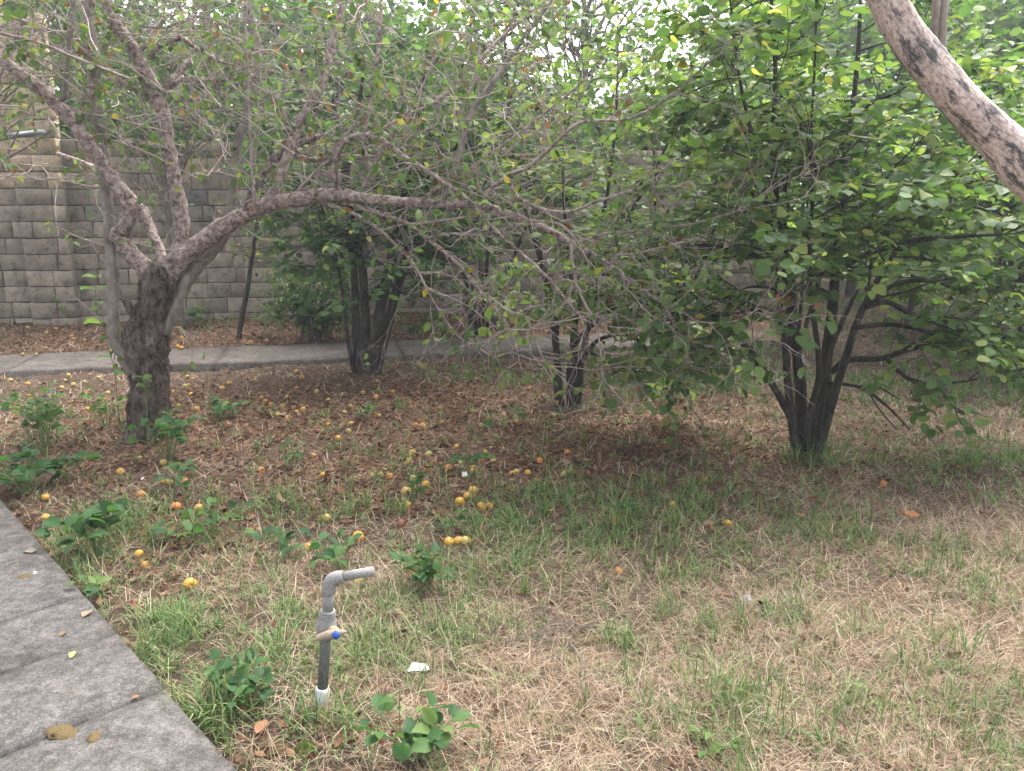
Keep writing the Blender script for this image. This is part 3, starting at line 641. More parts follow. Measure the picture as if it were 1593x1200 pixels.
# long thin crossing whips that fill the upper crown
for _ in range(230):
    px, py = rng.uniform(-60, 900), rng.uniform(-120, 300)
    if py > 300-px*.05: continue
    p0 = P(px, py, AY+rng.uniform(-.9, 1.0)); d = nrm(np.array([rng.normal()*.9, rng.normal()*.6, rng.uniform(-.2, .8)]))
    apple_twig(p0, d, rng.uniform(.4, 1.0), .004, 2, .75)
for _ in range(125):
    p, r = LIMBS[rng.integers(12, len(LIMBS))]; i = rng.integers(len(p)//4, len(p))
    if r[i] > .03: continue
    t = nrm(p[i]-p[i-1]); apple_twig(p[i], t*.8+np.array([.45, -.15, rng.uniform(-.75, .45)])+rng.normal(size=3)*.35, rng.uniform(.25, .75), .0036, 2, .28)
tag(tw_mb.build('twigs', M['twig'], apple), None, None, None, 'stuff')
crown(alv, AP, 'apple', apple, M['leaf'], AG, 200)

# ------------------------------------------------------------------ hazel bushes
HG = [(0.050, 0.098, 0.036), (0.072, 0.132, 0.046), (0.10, 0.165, 0.054), (0.14, 0.20, 0.062), (0.20, 0.245, 0.075), (0.34, 0.31, 0.085)]
HW = [2.5, 5, 6, 4, 1.5, .25]
def hazel(label, base, stems, seed, nbr=10, blen=(.5, 1.2), size=(.06, .10), zmin=.35, single=120, spread=1.0, group='multi-stemmed hazel bushes', tpl=HZ, dens=1.0, wts=HW, extra=None):
    global rng
    rng = np.random.default_rng(seed)
    root = thing('hazel_bush', label, 'bush', base, group)
    tw = MB(); lv = Leaves(); centre = np.array([base[0], base[1]])
    def spray(p0, d, L):
        d = nrm(d); pts = wiggly(p0, d, L, 4, .16, .12); tw.add(*tube(pts, np.linspace(.0035, .0012, 5), 4, 0, False))
        n = max(3, int(L/.042*dens)); s0 = 1
        for i in range(n):
            t = (i+.7)/n*4; a = min(3, int(t)); q = pts[a]+(pts[a+1]-pts[a])*(t-a); tt = nrm(pts[a+1]-pts[a])
            side = nrm(np.cross(tt, up)+1e-6)*s0; s0 = -s0
            dd = nrm(tt*.55+side*.8+rng.normal(size=3)*.22+np.array([0, 0, -.22]))
            lv.add(q+dd*.02, dd, up+rng.normal(size=3)*.38, rng.uniform(*size), pick(HG, wts))
        dd = nrm(pts[-1]-pts[-2]); lv.add(pts[-1], dd+np.array([0, 0, -.2]), up+rng.normal(size=3)*.3, rng.uniform(*size), pick(HG, wts))
    def branch(p0, d, L, r0):
        pts = wiggly(p0, d, L, 7, .14, .16); tw.add(*tube(pts, np.linspace(r0, .0025, 8), 5, 0, False))
        k = int(L/.11)+1
        for j in range(k):
            i = rng.integers(2, 8); t = nrm(pts[i]-pts[i-1]); s = nrm(np.cross(t, up)+rng.normal(size=3)*.35)*rng.choice([-1, 1])
            spray(pts[i], t*.7+s*.9+np.array([0, 0, .1]), rng.uniform(.16, .40))
        spray(pts[-1], pts[-1]-pts[-2], .25)
    for st in stems:
        p, r = st; r = r*np.linspace(.86, .55, len(r)); m_ = MB(); m_.add(*tube(p, r, 10, .03)); m_.build('stem', M['hazel'], root)
        L = np.linalg.norm(np.diff(p, axis=0), axis=1).sum(); k = max(3, int(nbr*L/2.5))
        for _ in range(k):
            i = rng.integers(1, len(p))
            if p[i][2] < zmin: continue
            out = np.array([p[i][0]-centre[0], p[i][1]-centre[1], 0]); out = nrm(out+rng.normal(size=3)*np.array([.6, .6, 0]))
            frac = i/len(p); d = out*spread+np.array([0, 0, rng.uniform(-.15, .7)])+nrm(p[i]-p[i-1])*.3
            branch(p[i], d, rng.uniform(*blen)*(1-.35*frac), max(.004, min(.010, r[i]*.5)))
        spray(p[-1], p[-1]-p[-2], .35)
        for _ in range(7):
            i = rng.integers(int(len(p)*.7), len(p)); spray(p[i], nrm(p[i]-p[i-1])*.6+perp(nrm(p[i]-p[i-1])), rng.uniform(.25, .45))
    if extra: 
        for (pts, y0, y1) in extra:
            p, r = trace(pts, y0, y1, 4); m_ = MB(); m_.add(*tube(p, r, 8, .03)); m_.build('branch', M['hazel'], root)
            for _ in range(int(np.linalg.norm(np.diff(p, axis=0), axis=1).sum()/.11)):
                i = rng.integers(len(p)//3, len(p)); t = nrm(p[i]-p[i-1]); s = nrm(np.cross(t, up)+rng.normal(size=3)*.3)*rng.choice([-1, 1])
                if rng.random() < .45: branch(p[i], t*.6+s*.7+np.array([0, 0, .2]), rng.uniform(.25, .55), .005)
                else: spray(p[i], t*.6+s*.8, rng.uniform(.18, .4))
    o = tw.build('twigs', M['hazel'], root); o['kind'] = 'stuff'
    crown(lv, tpl, 'hazel', root, M['leaf'], HG, single)
    return root, len(lv.p)
def fan(base, n, hgt, r0, lean=(.15, .45), seed=1, az0=None):
    g = np.random.default_rng(seed); out = []
    for i in range(n):
        az = 2*math.pi*(i+g.uniform(-.3, .3))/n if az0 is None else az0[i]
        ln = g.uniform(*lean); h = hgt*g.uniform(.75, 1.1); o = np.array([math.cos(az), math.sin(az), 0])
        b_ = np.array(base)+o*r0*1.6*g.uniform(.5, 1.3)+np.array([0, 0, -.05]); pts = []
        for t in np.linspace(0, 1, 8):
            pts.append(b_+o*ln*h*(t**1.25)+np.array([0, 0, h*t*(1-.12*t*ln)])+g.normal(size=3)*.035*t)
        p = catmull(np.array(pts), 3); rr = r0*g.uniform(.65, 1.15); out.append((p, np.linspace(rr, rr*.22, len(p))))
    return out
# the big bush on the right, its main stems read off the photograph
B3 = G(1255, 708); Y3 = B3[1]
S3 = [trace(a, Y3+q0, Y3+q1) for a, q0, q1 in [
    ([(1250, 716, 11), (1238, 690, 9), (1232, 650, 8.5), (1226, 600, 8), (1222, 540, 7.5), (1212, 470, 7), (1204, 400, 6.5), (1195, 330, 6), (1180, 255, 5.5), (1165, 190, 5), (1150, 120, 4), (1140, 40, 3.5), (1130, -60, 2)], -.05, -.3),
    ([(1252, 716, 13), (1248, 690, 12), (1247, 650, 12), (1245, 600, 12), (1241, 560, 11.5), (1232, 500, 10.5), (1226, 430, 10), (1218, 360, 9), (1205, 290, 8), (1204, 200, 7), (1206, 100, 6), (1200, 0, 5), (1195, -100, 3)], .05, .3),
    ([(1260, 716, 14), (1264, 690, 13), (1269, 650, 13), (1277, 610, 13), (1285, 560, 12.5), (1292, 510, 12), (1298, 440, 11), (1303, 360, 10), (1312, 270, 8.5), (1325, 180, 7), (1335, 80, 6), (1340, -40, 4)], 0, .15),
    ([(1264, 716, 11), (1274, 695, 10), (1290, 640, 9), (1305, 590, 8.5), (1318, 550, 8), (1330, 510, 7.5), (1347, 470, 7), (1372, 425, 6), (1405, 375, 5), (1445, 320, 4), (1490, 270, 3), (1530, 230, 2)], -.05, -.35),
    ([(1254, 700, 8), (1256, 665, 7), (1264, 628, 7), (1274, 590, 7), (1272, 540, 6), (1262, 470, 6), (1258, 390, 5), (1265, 300, 4.5), (1262, 200, 4), (1268, 90, 3), (1270, -20, 2)], -.1, -.45),
    ([(1270, 706, 8), (1283, 660, 7), (1290, 610, 7), (1288, 560, 6), (1310, 500, 6), (1345, 430, 5), (1400, 330, 4), (1450, 230, 3), (1480, 120, 2)], .15, .9)]]
X3 = [([(1229, 648, 6), (1210, 612, 5.5), (1190, 580, 5.2), (1165, 545, 5), (1135, 514, 4), (1100, 480, 3), (1070, 450, 2)], Y3-.05, Y3-.2),
      ([(1293, 580, 5), (1320, 560, 5), (1370, 558, 4.5), (1420, 542, 4), (1470, 530, 3.5), (1520, 530, 2.6), (1560, 540, 1.6)], Y3-.05, Y3-.35),
      ([(1345, 478, 5), (1380, 470, 4.5), (1420, 490, 4), (1480, 510, 3.5), (1540, 530, 2.6), (1600, 545, 1.6)], Y3-.25, Y3-.6),
      ([(1380, 558, 4), (1400, 580, 3.4), (1440, 600, 2.8), (1490, 595, 2), (1520, 590, 1.4)], Y3-.2, Y3-.4),
      ([(1300, 425, 5), (1340, 400, 4.5), (1400, 380, 4), (1470, 370, 3), (1560, 365, 2)], Y3, Y3-.5),
      ([(1225, 440, 4.5), (1180, 400, 4), (1130, 385, 3), (1080, 380, 2)], Y3+.1, Y3-.1),
      ([(1245, 520, 4), (1215, 490, 3.4), (1180, 480, 3), (1140, 490, 2)], Y3-.1, Y3-.4),
      ([(1350, 470, 4), (1400, 440, 3.6), (1460, 440, 3), (1530, 470, 2.2), (1580, 500, 1.5)], Y3-.1, Y3+.2),
      ([(1330, 510, 4), (1390, 505, 3.6), (1450, 520, 3), (1500, 545, 2.2), (1540, 565, 1.4)], Y3-.2, Y3-.3),
      ([(1310, 300, 4), (1370, 290, 3.6), (1450, 300, 3), (1540, 330, 2)], Y3+.1, Y3-.2)]
h3, n3 = hazel('largest hazel bush with a fan of dark stems standing in dry grass at right', B3, S3, 31, 26, (.45, 1.1), (.050, .080), .95, 220, 1.0, dens=1.3, extra=X3)
# dead bare side branch low on the right of it
mb = MB()
for pts in ([(1288, 596, 3), (1315, 598, 2.8), (1345, 606, 2.5), (1380, 632, 2), (1415, 668, 1.2)], [(1350, 608, 1.6), (1370, 640, 1.3), (1395, 668, .9)], [(1330, 602, 1.5), (1360, 600, 1.2), (1400, 622, .9)]):
    p, r = trace(pts, Y3-.05, Y3-.3); mb.add(*tube(p, r, 6))
mb.build('dead_branch', M['hazel'], h3)
B2 = G(885, 636); Y2 = B2[1]
S2 = [trace(a, Y2+q0, Y2+q1) for a, q0, q1 in [
    ([(872, 640, 9), (868, 600, 8.5), (866, 560, 8.5), (863, 520, 8), (858, 480, 8), (848, 430, 7.5), (835, 380, 7), (820, 335, 6.5), (805, 280, 6), (795, 220, 5), (790, 140, 4), (785, 60, 3)], 0, .2),
    ([(898, 640, 7), (902, 600, 6.5), (905, 560, 6), (915, 510, 6), (925, 450, 5.5), (930, 380, 5), (945, 300, 4.5), (955, 220, 4), (960, 140, 3), (962, 60, 2)], 0, .1),
    ([(888, 640, 7), (886, 590, 6.5), (890, 540, 6), (900, 480, 6), (930, 420, 5), (970, 350, 4.5), (1010, 280, 4), (1050, 200, 3), (1080, 130, 2)], -.05, -.35),
    ([(892, 638, 6), (895, 590, 5.5), (896, 520, 5), (890, 440, 5), (880, 350, 4), (876, 260, 3.4), (880, 160, 2.6), (878, 80, 2)], .1, .6)]]
X2 = [([(905, 560, 4), (930, 530, 3.5), (970, 520, 3), (1000, 535, 2.4), (1010, 555, 1.8)], Y2-.05, Y2-.6),
      ([(866, 520, 4), (870, 490, 3.5), (885, 470, 3), (920, 460, 2.2)], Y2-.05, Y2-.8),
      ([(890, 540, 4), (930, 500, 3.4), (990, 490, 2.8), (1040, 520, 2)], Y2-.2, Y2-.8),
      ([(905, 540, 4), (940, 560, 3.5), (970, 565, 3), (990, 570, 2.4), (1000, 575, 1.8)], Y2-.1, Y2-.6),
      ([(866, 480, 4), (880, 450, 3.5), (910, 430, 3), (960, 430, 2.2), (1000, 450, 1.6)], Y2-.1, Y2-.9),
      ([(870, 500, 4), (865, 480, 3.5), (855, 470, 3), (850, 480, 2.2)], Y2-.1, Y2-.7),
      ([(900, 480, 4), (940, 460, 3.5), (1000, 470, 3), (1040, 490, 2.2), (1060, 510, 1.6)], Y2, Y2-.5)]
h2, n2 = hazel('low hazel bush with bright round leaves behind the end of the arching apple limb', B2, S2, 32, 6, (.45, .9), (.058, .09), 1.0, 220, 1.0, extra=X2, wts=[0, 2, 5, 7, 3, .3])  # leaf weights lightened, putting sky light on the flat sprays into their colour
mb = MB(); g = np.random.default_rng(3)
for _ in range(40):
    a = g.uniform(0, 6.28); q = np.array([B2[0]+g.normal()*.16, B2[1]+g.normal()*.12, B2[2]+.01]); d = np.array([math.cos(a), math.sin(a), g.uniform(.05, .5)])
    mb.add(*tube(wiggly(q, d, g.uniform(.15, .4), 4, .2), np.linspace(.004, .0015, 5), 4))
tag(mb.build('brushwood_pile', M['stick'], None, True, B2), 'small heap of dead brushwood at the foot of the low hazel', 'brushwood', None, 'stuff').location = tuple(B2)
B1 = G(572, 582)
S1 = [trace(a, B1[1]+q0, B1[1]+q1) for a, q0, q1 in [
    ([(553, 588, 5), (545, 550, 4.5), (537, 500, 4), (532, 450, 3.6), (522, 400, 3.4), (510, 360, 3), (495, 300, 2.6)], 0, .1),
    ([(560, 588, 10), (556, 540, 9), (553, 490, 8.5), (552, 440, 8), (548, 380, 7), (540, 310, 6), (530, 230, 5), (515, 130, 4), (500, 20, 3)], .05, .3),
    ([(568, 588, 11), (569, 540, 10), (568, 490, 9.5), (565, 430, 9), (557, 380, 8.5), (545, 330, 8), (540, 260, 7), (560, 150, 5), (575, 30, 3)], 0, .1),
    ([(576, 588, 12), (582, 540, 12), (590, 490, 11.5), (600, 440, 11), (612, 390, 10), (625, 320, 8), (640, 240, 7), (655, 150, 5), (668, 50, 3)], -.05, -.1),
    ([(583, 586, 9), (595, 540, 8.5), (606, 490, 8), (618, 440, 7), (635, 380, 6), (660, 300, 5), (690, 210, 4), (720, 100, 3), (735, 20, 2)], .1, .5),
    ([(588, 584, 4), (600, 540, 3.6), (612, 490, 3.2), (628, 430, 3), (650, 360, 2.6)], 0, -.2)]]
h1, n1 = hazel('hazel bush with bundled black stems at the edge of the far concrete path', B1, S1, 33, 23, (.5, 1.2), (.06, .095), .95, 80, 1.0, wts=[9, 6, 2, .6, .2, .1],
               extra=[([(570, 470, 4), (585, 450, 3.4), (605, 440, 3), (625, 455, 2)], B1[1]-.1, B1[1]-.5), ([(556, 470, 3.6), (562, 455, 3), (565, 450, 2.5), (560, 470, 2)], B1[1]-.1, B1[1]-.6)])
B4 = G(1035, 560)
h4, n4 = hazel('slender hazel bush seen through leaves beyond the end of the path', B4, fan(B4, 5, 3.0, .035, (.12, .40), 5), 34, 12, (.5, 1.1), (.062, .10), .8, 40, 1.0)
B5 = G(1180, 545)
hazel('hazel bush in the back row behind the large right-hand bush', G(1240, 540), fan(G(1240, 540), 5, 4.0, .04, (.12, .42), 6), 35, 11, (.6, 1.2), (.07, .11), .8, 20, 1.0)
hazel('hazel bush at the right edge of the garden in hazy light', G(1610, 590), fan(G(1610, 590), 6, 3.8, .04, (.15, .45), 7), 36, 12, (.6, 1.2), (.07, .11), .5, 40, 1.0, wts=[3, 5, 6, 4, 1.6, .3])
hazel('hazel bush standing on the far side of the path before the wall', G(745, 522), fan(G(745, 522), 5, 3.3, .045, (.12, .42), 8), 37, 16, (.6, 1.2), (.065, .10), 1.0, 20, 1.0, wts=[6, 6, 4, 1, .3, .1])

# leaning rough trunk by the wall
def simple_tree(name, label, base, hgt, rad, crown_c, crown_r, nclump, nleaf, seed, lsz=(.07, .11), cols=HG, wts=HW, group=None, cat='tree', lean=(0, 0), zsq=.8):
    global rng
    rng = np.random.default_rng(seed)
    root = thing(name, label, cat, base, group); b_ = np.array(base); cc = b_+np.array(crown_c)
    top = b_+np.array([lean[0], lean[1], hgt]); pts = catmull(np.array([b_+[0, 0, -.1], b_*.7+top*.3+rng.normal(size=3)*.05, b_*.3+top*.7+rng.normal(size=3)*.06, top]), 4)
    tb = MB(); tb.add(*tube(pts, np.linspace(rad, rad*.45, len(pts)), 10, .05)); tb.build('trunk', M['bark_far'], root)
    br = MB(); lv = Leaves(); k = 0
    for _ in range(nclump):
        v = rng.normal(size=3); v = v/np.linalg.norm(v)*rng.uniform(.35, 1.0)**.5; v[2] *= zsq
        c0 = cc+v*np.array(crown_r)*rng.uniform(.7, 1.12)
        i = rng.integers(len(pts)//2, len(pts)); 
        mid = (pts[i]+c0)/2+np.array([0, 0, .15])+rng.normal(size=3)*.1
        bp = catmull(np.array([pts[i], mid, c0]), 4); br.add(*tube(bp, np.linspace(rad*.3, .006, len(bp)), 5, 0, False))
        for _j in range(3):
            e = c0+rng.normal(size=3)*.3; br.add(*tube(np.array([mid*.3+c0*.7, c0*.5+e*.5+[0, 0, .05], e]), [.006, .004, .002], 4, 0, False))
        m = nleaf
        sg = rng.uniform(.22, .42)*np.mean(crown_r)*.55
        q = c0+rng.normal(size=(m, 3))*np.array([sg, sg, sg*.6])
        d = nrm(rng.normal(size=(m, 3))+nrm(q-cc)*.8+np.array([0, 0, -.3]))
        lv.add(q, d, up+rng.normal(size=(m, 3))*.55, rng.uniform(*lsz, size=m), pick(cols, wts, .16, m)*(1+.10*rng.normal()))
    br.build('branches', M['bark_far'], root)['kind'] = 'stuff'
    arr = lv.arr(); o = link('crown', leaves_mesh(arr, LOW, 'crown', M['bgleaf'], b_), root); o['kind'] = 'stuff'
    return root
BGC = [(0.048, 0.090, 0.036), (0.070, 0.122, 0.046), (0.095, 0.152, 0.056), (0.125, 0.18, 0.068), (0.17, 0.205, 0.085)]
simple_tree('garden_tree', 'leaning rough-barked tree growing close against the garden wall', G(775, 508), 2.4, .10, (-.6, .4, 2.7), (1.4, 1.1, .9), 45, 70, 51, lean=(-.55, .1), cols=BGC, wts=[5, 5, 3, 1, .2])
SMC = [(0.050, 0.090, 0.030), (0.070, 0.118, 0.038), (0.10, 0.15, 0.045), (0.17, 0.17, 0.04), (0.12, 0.06, 0.03)]
q_ = P(-40, 400, 7.6); simple_tree('small_leaved_tree', 'small-leaved tree before the tall wall at the left edge behind the apple tree', (q_[0], 7.6, float(gh(q_[0], 7.6))), 2.5, .04, (.3, .2, 3.0), (1.5, 1.0, 1.1), 28, 60, 52, (.035, .062), SMC, [4, 5, 4, 1, .8])
q_ = G(285, 512); simple_tree('small_leaved_tree', 'small-leaved tree against the garden wall directly behind the apple fork', q_, 2.3, .035, (.1, .1, 2.75), (1.4, .6, 1.0), 34, 60, 53, (.04, .068), SMC, [4, 5, 4, .8, .5])
bg = [ # px of the trunk, distance, height of crown centre, crown radii, label
    (-60, 14.5, 4.2, (2.2, 1.8, 2.2), 'broad green tree behind the wall at the far left edge'),
    (150, 14.0, 3.9, (2.0, 1.8, 2.1), 'green tree behind the wall, just right of the tall pilaster'),
    (330, 15.0, 4.0, (2.2, 1.8, 2.3), 'green tree rising behind the wall above the leaning sapling'),
    (500, 14.5, 3.7, (2.2, 1.8, 2.0), 'green tree rising behind the wall left of the bundled black stems'),
    (660, 16.0, 3.7, (2.2, 1.8, 2.1), 'green tree rising behind the wall right of the bundled black stems'),
    (820, 15.0, 2.3, (2.0, 1.8, 1.5), 'lower tree behind the wall under the bright gap of sky'),
    (960, 16.0, 2.3, (2.2, 1.8, 1.5), 'lower tree beyond the path end under the bright gap of sky'),
    (1080, 14.5, 2.5, (2.0, 1.8, 1.6), 'tree beyond the garden directly left of the large hazel crown'),
    (1200, 17.0, 4.0, (2.6, 2.0, 2.8), 'tall tree beyond the garden behind the large hazel stems'),
    (1330, 14.5, 3.8, (2.4, 2.0, 2.5), 'tall tree beyond the garden under the leaning pink limb'),
    (1460, 16.0, 4.2, (2.6, 2.0, 2.8), 'pale green tree beyond the garden crossed by the pink limb'),
    (1590, 13.0, 3.6, (2.4, 2.0, 2.5), 'pale green tree at the right edge beyond the dry strip'),
    (1700, 11.0, 3.2, (2.2, 2.0, 2.2), 'broad green tree just outside the garden at far right')]
for i, (px, Yd, hc, cr, lab) in enumerate(bg):
    q = P(px, 400, Yd); z = float(gh(q[0], Yd))
    simple_tree('background_tree', lab, (q[0], Yd, z), hc, .13, (0, 0, hc), cr, 75, 70, 60+i, (.11, .17), BGC, [4, 5, 5, 3, 1.2] if px > 1000 else [5, 6, 4, 1.5, .4], 'trees beyond the garden')
for i, (px, Yd, lab) in enumerate([(1420, 10.5, 'leafy thicket shrub beyond the dry strip, left of three'), (1530, 9.6, 'leafy thicket shrub beyond the dry strip, middle of three'), (1660, 8.6, 'leafy thicket shrub at the right edge, nearest of three')]):
    q = P(px, 400, Yd); simple_tree('thicket_shrub', lab, (q[0], Yd, float(gh(q[0], Yd))), 1.7, .05, (0, 0, 1.75), (1.1, .9, 1.5), 55, 60, 80+i, (.07, .11), BGC, [3, 4, 5, 4, 2], 'thicket shrubs beyond the dry strip', 'shrub')
for i, px in enumerate((130, 250, 370, 500, 620, 740)):
    q = P(px, 400, 12.5+.1*px/60); simple_tree('hedge_shrub', 'leafy shrub showing over the wall top, %s from left' % ('first', 'second', 'third', 'fourth', 'fifth', 'sixth')[i], (q[0], q[1], 0), 2.3, .05, (0, 0, 2.5), (1.0, .6, .85), 40, 60, 100+i, (.08, .13), BGC, [5, 6, 4, 1.5, .4], 'shrubs behind the garden wall', 'shrub')
q = P(900, 400, 12.5); simple_tree('thin_crowned_tree', 'tall thin-crowned tree dappling the bright gap of sky', (q[0], q[1], 0), 4.4, .08, (.1, 0, 4.7), (2.3, 1.2, 1.5), 48, 26, 98, (.09, .14), BGC, [3, 4, 5, 4, 2])
# undergrowth hedges far away that close the view
rng = np.random.default_rng(90)
for i in range(9):
    px = 780+i*115; q = P(px, 400, 19+1.5*math.sin(i*2.1)); z = 0
    simple_tree('background_shrub', ['leafy far hedge shrub, %s in the row along the garden end' % w_ for w_ in ('first from left', 'second from left', 'third from left', 'fourth from left', 'fifth from left', 'fourth from right', 'third from right', 'second from right', 'first from right')][i],
                (q[0], q[1], z), 1.2, .07, (0, 0, 1.2), (1.7, 1.0, 1.3), 40, 70, 120+i, (.12, .18), BGC, [4, 5, 5, 3, 1], 'hedge shrubs at the garden end', 'shrub')

# ------------------------------------------------------------------ leaning pink-barked limb, upper right
rng = np.random.default_rng(140)
pk = [(2.25, 2.55, -.08, .115), (2.22, 2.53, .35, .10), (2.18, 2.5, .8, .095), (2.05, 2.47, 1.2, .09)]
pt = []; pr = []
for (x, y, r) in [(1640, 310, 33), (1600, 268, 33), (1582, 247, 33.5), (1552, 214, 30), (1522, 186, 29.5), (1491, 154, 29), (1461, 120, 29), (1431, 84, 28.5), (1405, 48, 27.5), (1378, 0, 26), (1345, -60, 25), (1300, -140, 24), (1250, -240, 22)]:
    q = P(x, y, 2.45); pt.append(q); pr.append(r*dep(q)/F)
pts = np.vstack([np.array([a[:3] for a in pk]), pt]); rad = np.concatenate([[a[3] for a in pk], pr])
pts = catmull(pts, 5); rad = catmull(rad[:, None], 5)[:, 0]
pink = thing('leaning_tree', 'leaning tree with pinkish peeling bark crossing the upper right corner', 'tree', (2.25, 2.55, float(gh(2.25, 2.55))))
SD = 28; V_, T_ = tube(pts, rad, SD)
Ls = np.concatenate([[0], np.cumsum(np.linalg.norm(np.diff(pts, axis=0), axis=1))])
an = np.tile(np.arange(SD)*2*math.pi/SD, len(pts)); ll = np.repeat(Ls, SD)
ctr = np.repeat(pts, SD, 0); f_ = 1+.04*np.sin(2*an+9*ll)*np.sin(5*ll)+.03*np.sin(3*an+6*ll)+.025*np.sin(5*an-17*ll)+.012*rng.normal(size=len(an))
V_[:len(an)] = ctr+(V_[:len(an)]-ctr)*f_[:, None]
me = mesh_np('trunk', V_-np.array(pink.location), T_, M['birch'])
at = me.attributes.new('bark', 'FLOAT_VECTOR', 'POINT'); bv = np.zeros((len(V_), 3), np.float32)
bv[:len(an), 0] = np.cos(an); bv[:len(an), 1] = np.sin(an); bv[:len(an), 2] = ll; at.data.foreach_set('vector', bv.ravel())
link('trunk', me, pink)
for pp_ in ([(1462, 90, 9), (1464, 60, 8), (1466, 30, 7), (1470, 0, 7), (1478, -60, 5)], [(1452, 80, 6), (1453, 50, 6), (1457, 0, 6), (1460, -70, 5)]):
    p, r = trace(pp_, 2.5, 2.6); m_ = MB(); m_.add(*tube(p, r, 10, .02)); m_.build('shoot', M['shoot'], pink)
plv = Leaves(); ptw = MB()
for i in range(70):
    q = pts[-1-rng.integers(0, 12)]; d = nrm(np.array([rng.normal(), rng.normal(), abs(rng.normal())+.4])); b_ = wiggly(q, d, rng.uniform(.4, 1.0), 5, .15)
    ptw.add(*tube(b_, np.linspace(.008, .002, 6), 5, 0, False))
    for j in range(12):
        e = b_[rng.integers(2, 6)]+rng.normal(size=3)*.08; plv.add(e, rng.normal(size=3)+[0, 0, -.3], up+rng.normal(size=3)*.5, rng.uniform(.05, .08), pick(AG[:4]))
arr = plv.arr(); x, y, dp = project(arr[0]); k = ~((y > -20) & (x > 0) & (x < 1600))
link('crown', leaves_mesh([a[k] for a in arr], AP, 'crown', M['leaf'], np.array(pink.location)), pink)['kind'] = 'stuff'
ptw.build('branches', M['shoot'], pink)['kind'] = 'stuff'

# leaning bare sapling in front of the wall
SB = G(371, 527); p, r = trace([(371, 530, 4), (376, 495, 4), (385, 450, 3.8), (392, 400, 3.5), (400, 350, 3), (412, 280, 2.6), (430, 200, 2)], SB[1], SB[1]+.1)
sap = thing('sapling', 'thin dark bare sapling leaning before the wall beyond the path', 'sapling', SB)
m_ = MB(); m_.add(*tube(p, r, 8, .03)); m_.build('stem', M['hazel'], sap)
slv = Leaves()
m_ = MB()
for _ in range(26):
    i = rng.integers(len(p)//2, len(p)); b_ = wiggly(p[i], perp(nrm(p[i]-p[i-1]))+[0, 0, .3], rng.uniform(.2, .5), 4, .2); m_.add(*tube(b_, np.linspace(.005, .0015, 5), 4, 0, False))
    for j in range(9): slv.add(b_[rng.integers(1, 5)]+rng.normal(size=3)*.03, rng.normal(size=3), up+rng.normal(size=3)*.5, rng.uniform(.04, .07), pick(AG, AW))
m_.build('twigs', M['hazel'], sap)['kind'] = 'stuff'
link('crown', leaves_mesh(slv.arr(), AP, 'crown', M['leaf'], SB), sap)['kind'] = 'stuff'

# ------------------------------------------------------------------ leafy weeds
WG = [(0.040, 0.092, 0.036), (0.055, 0.122, 0.044), (0.082, 0.155, 0.048), (0.135, 0.205, 0.065)]
def weed(label, px, py, wpx, hpx, leafpx, n, seed, wts=(3, 4, 3, 1), flat=.5, name='weed', tall=False, cat='weed', group='leafy weeds in the grass'):
    global rng
    rng = np.random.default_rng(seed); b_ = G(px, py); sc = dep(b_)/F
    n = int(n*1.5); leafpx *= .88; root = thing(name, label, cat, b_, group); lv = Leaves(); st = MB(); R_ = wpx*sc/2; H_ = hpx*sc
    ns = 1 if tall else max(3, int(n/5)); per = max(2, int(n/ns))
    for i in range(ns):
        a = rng.uniform(0, 6.283); q = b_+np.array([math.cos(a), math.sin(a), 0])*R_*.15*rng.random(); q[2] = gh(q[0], q[1])-.005
        e = b_+np.array([math.cos(a)*R_, math.sin(a)*R_, 0])*rng.uniform(.25, .95)+np.array([0, 0, H_*rng.uniform(.35, 1.0)])
        if tall: e = b_+np.array([R_*.2, 0, H_])
        md = (q+e)/2+np.array([0, 0, H_*.22])+rng.normal(size=3)*.01
        pts = catmull(np.array([q, md, e]), 5); st.add(*tube(pts, np.linspace(.0030, .0014, len(pts)), 5, 0, False))
        for j in range(per):
            t = rng.uniform(.35, 1.0) if j else 1.0; k = min(len(pts)-1, max(1, int(t*(len(pts)-1)))); tt = nrm(pts[k]-pts[k-1])
            az = rng.uniform(0, 6.283); dd = nrm(tt*.45+np.array([math.cos(az), math.sin(az), rng.uniform(-.15, .35)]))
            pet = pts[k]+dd*.015; st.add(*tube(np.array([pts[k], pet, pet+dd*.006]), [.0012, .001, .0008], 4, 0, False))
            lv.add(pet, dd, up+rng.normal(size=3)*flat*.8, leafpx*sc*rng.uniform(.55, 1.0), pick(WG, wts))
    st.build('stems', M_STEM, root)
    arr = lv.arr(); leaf_objs(arr, range(len(arr[0])), WD, 'weed', root, M['leaf'], WG)
    return root
M_STEM = plain('green_stem', (0.10, 0.14, 0.045), 0.7, 40, .4)
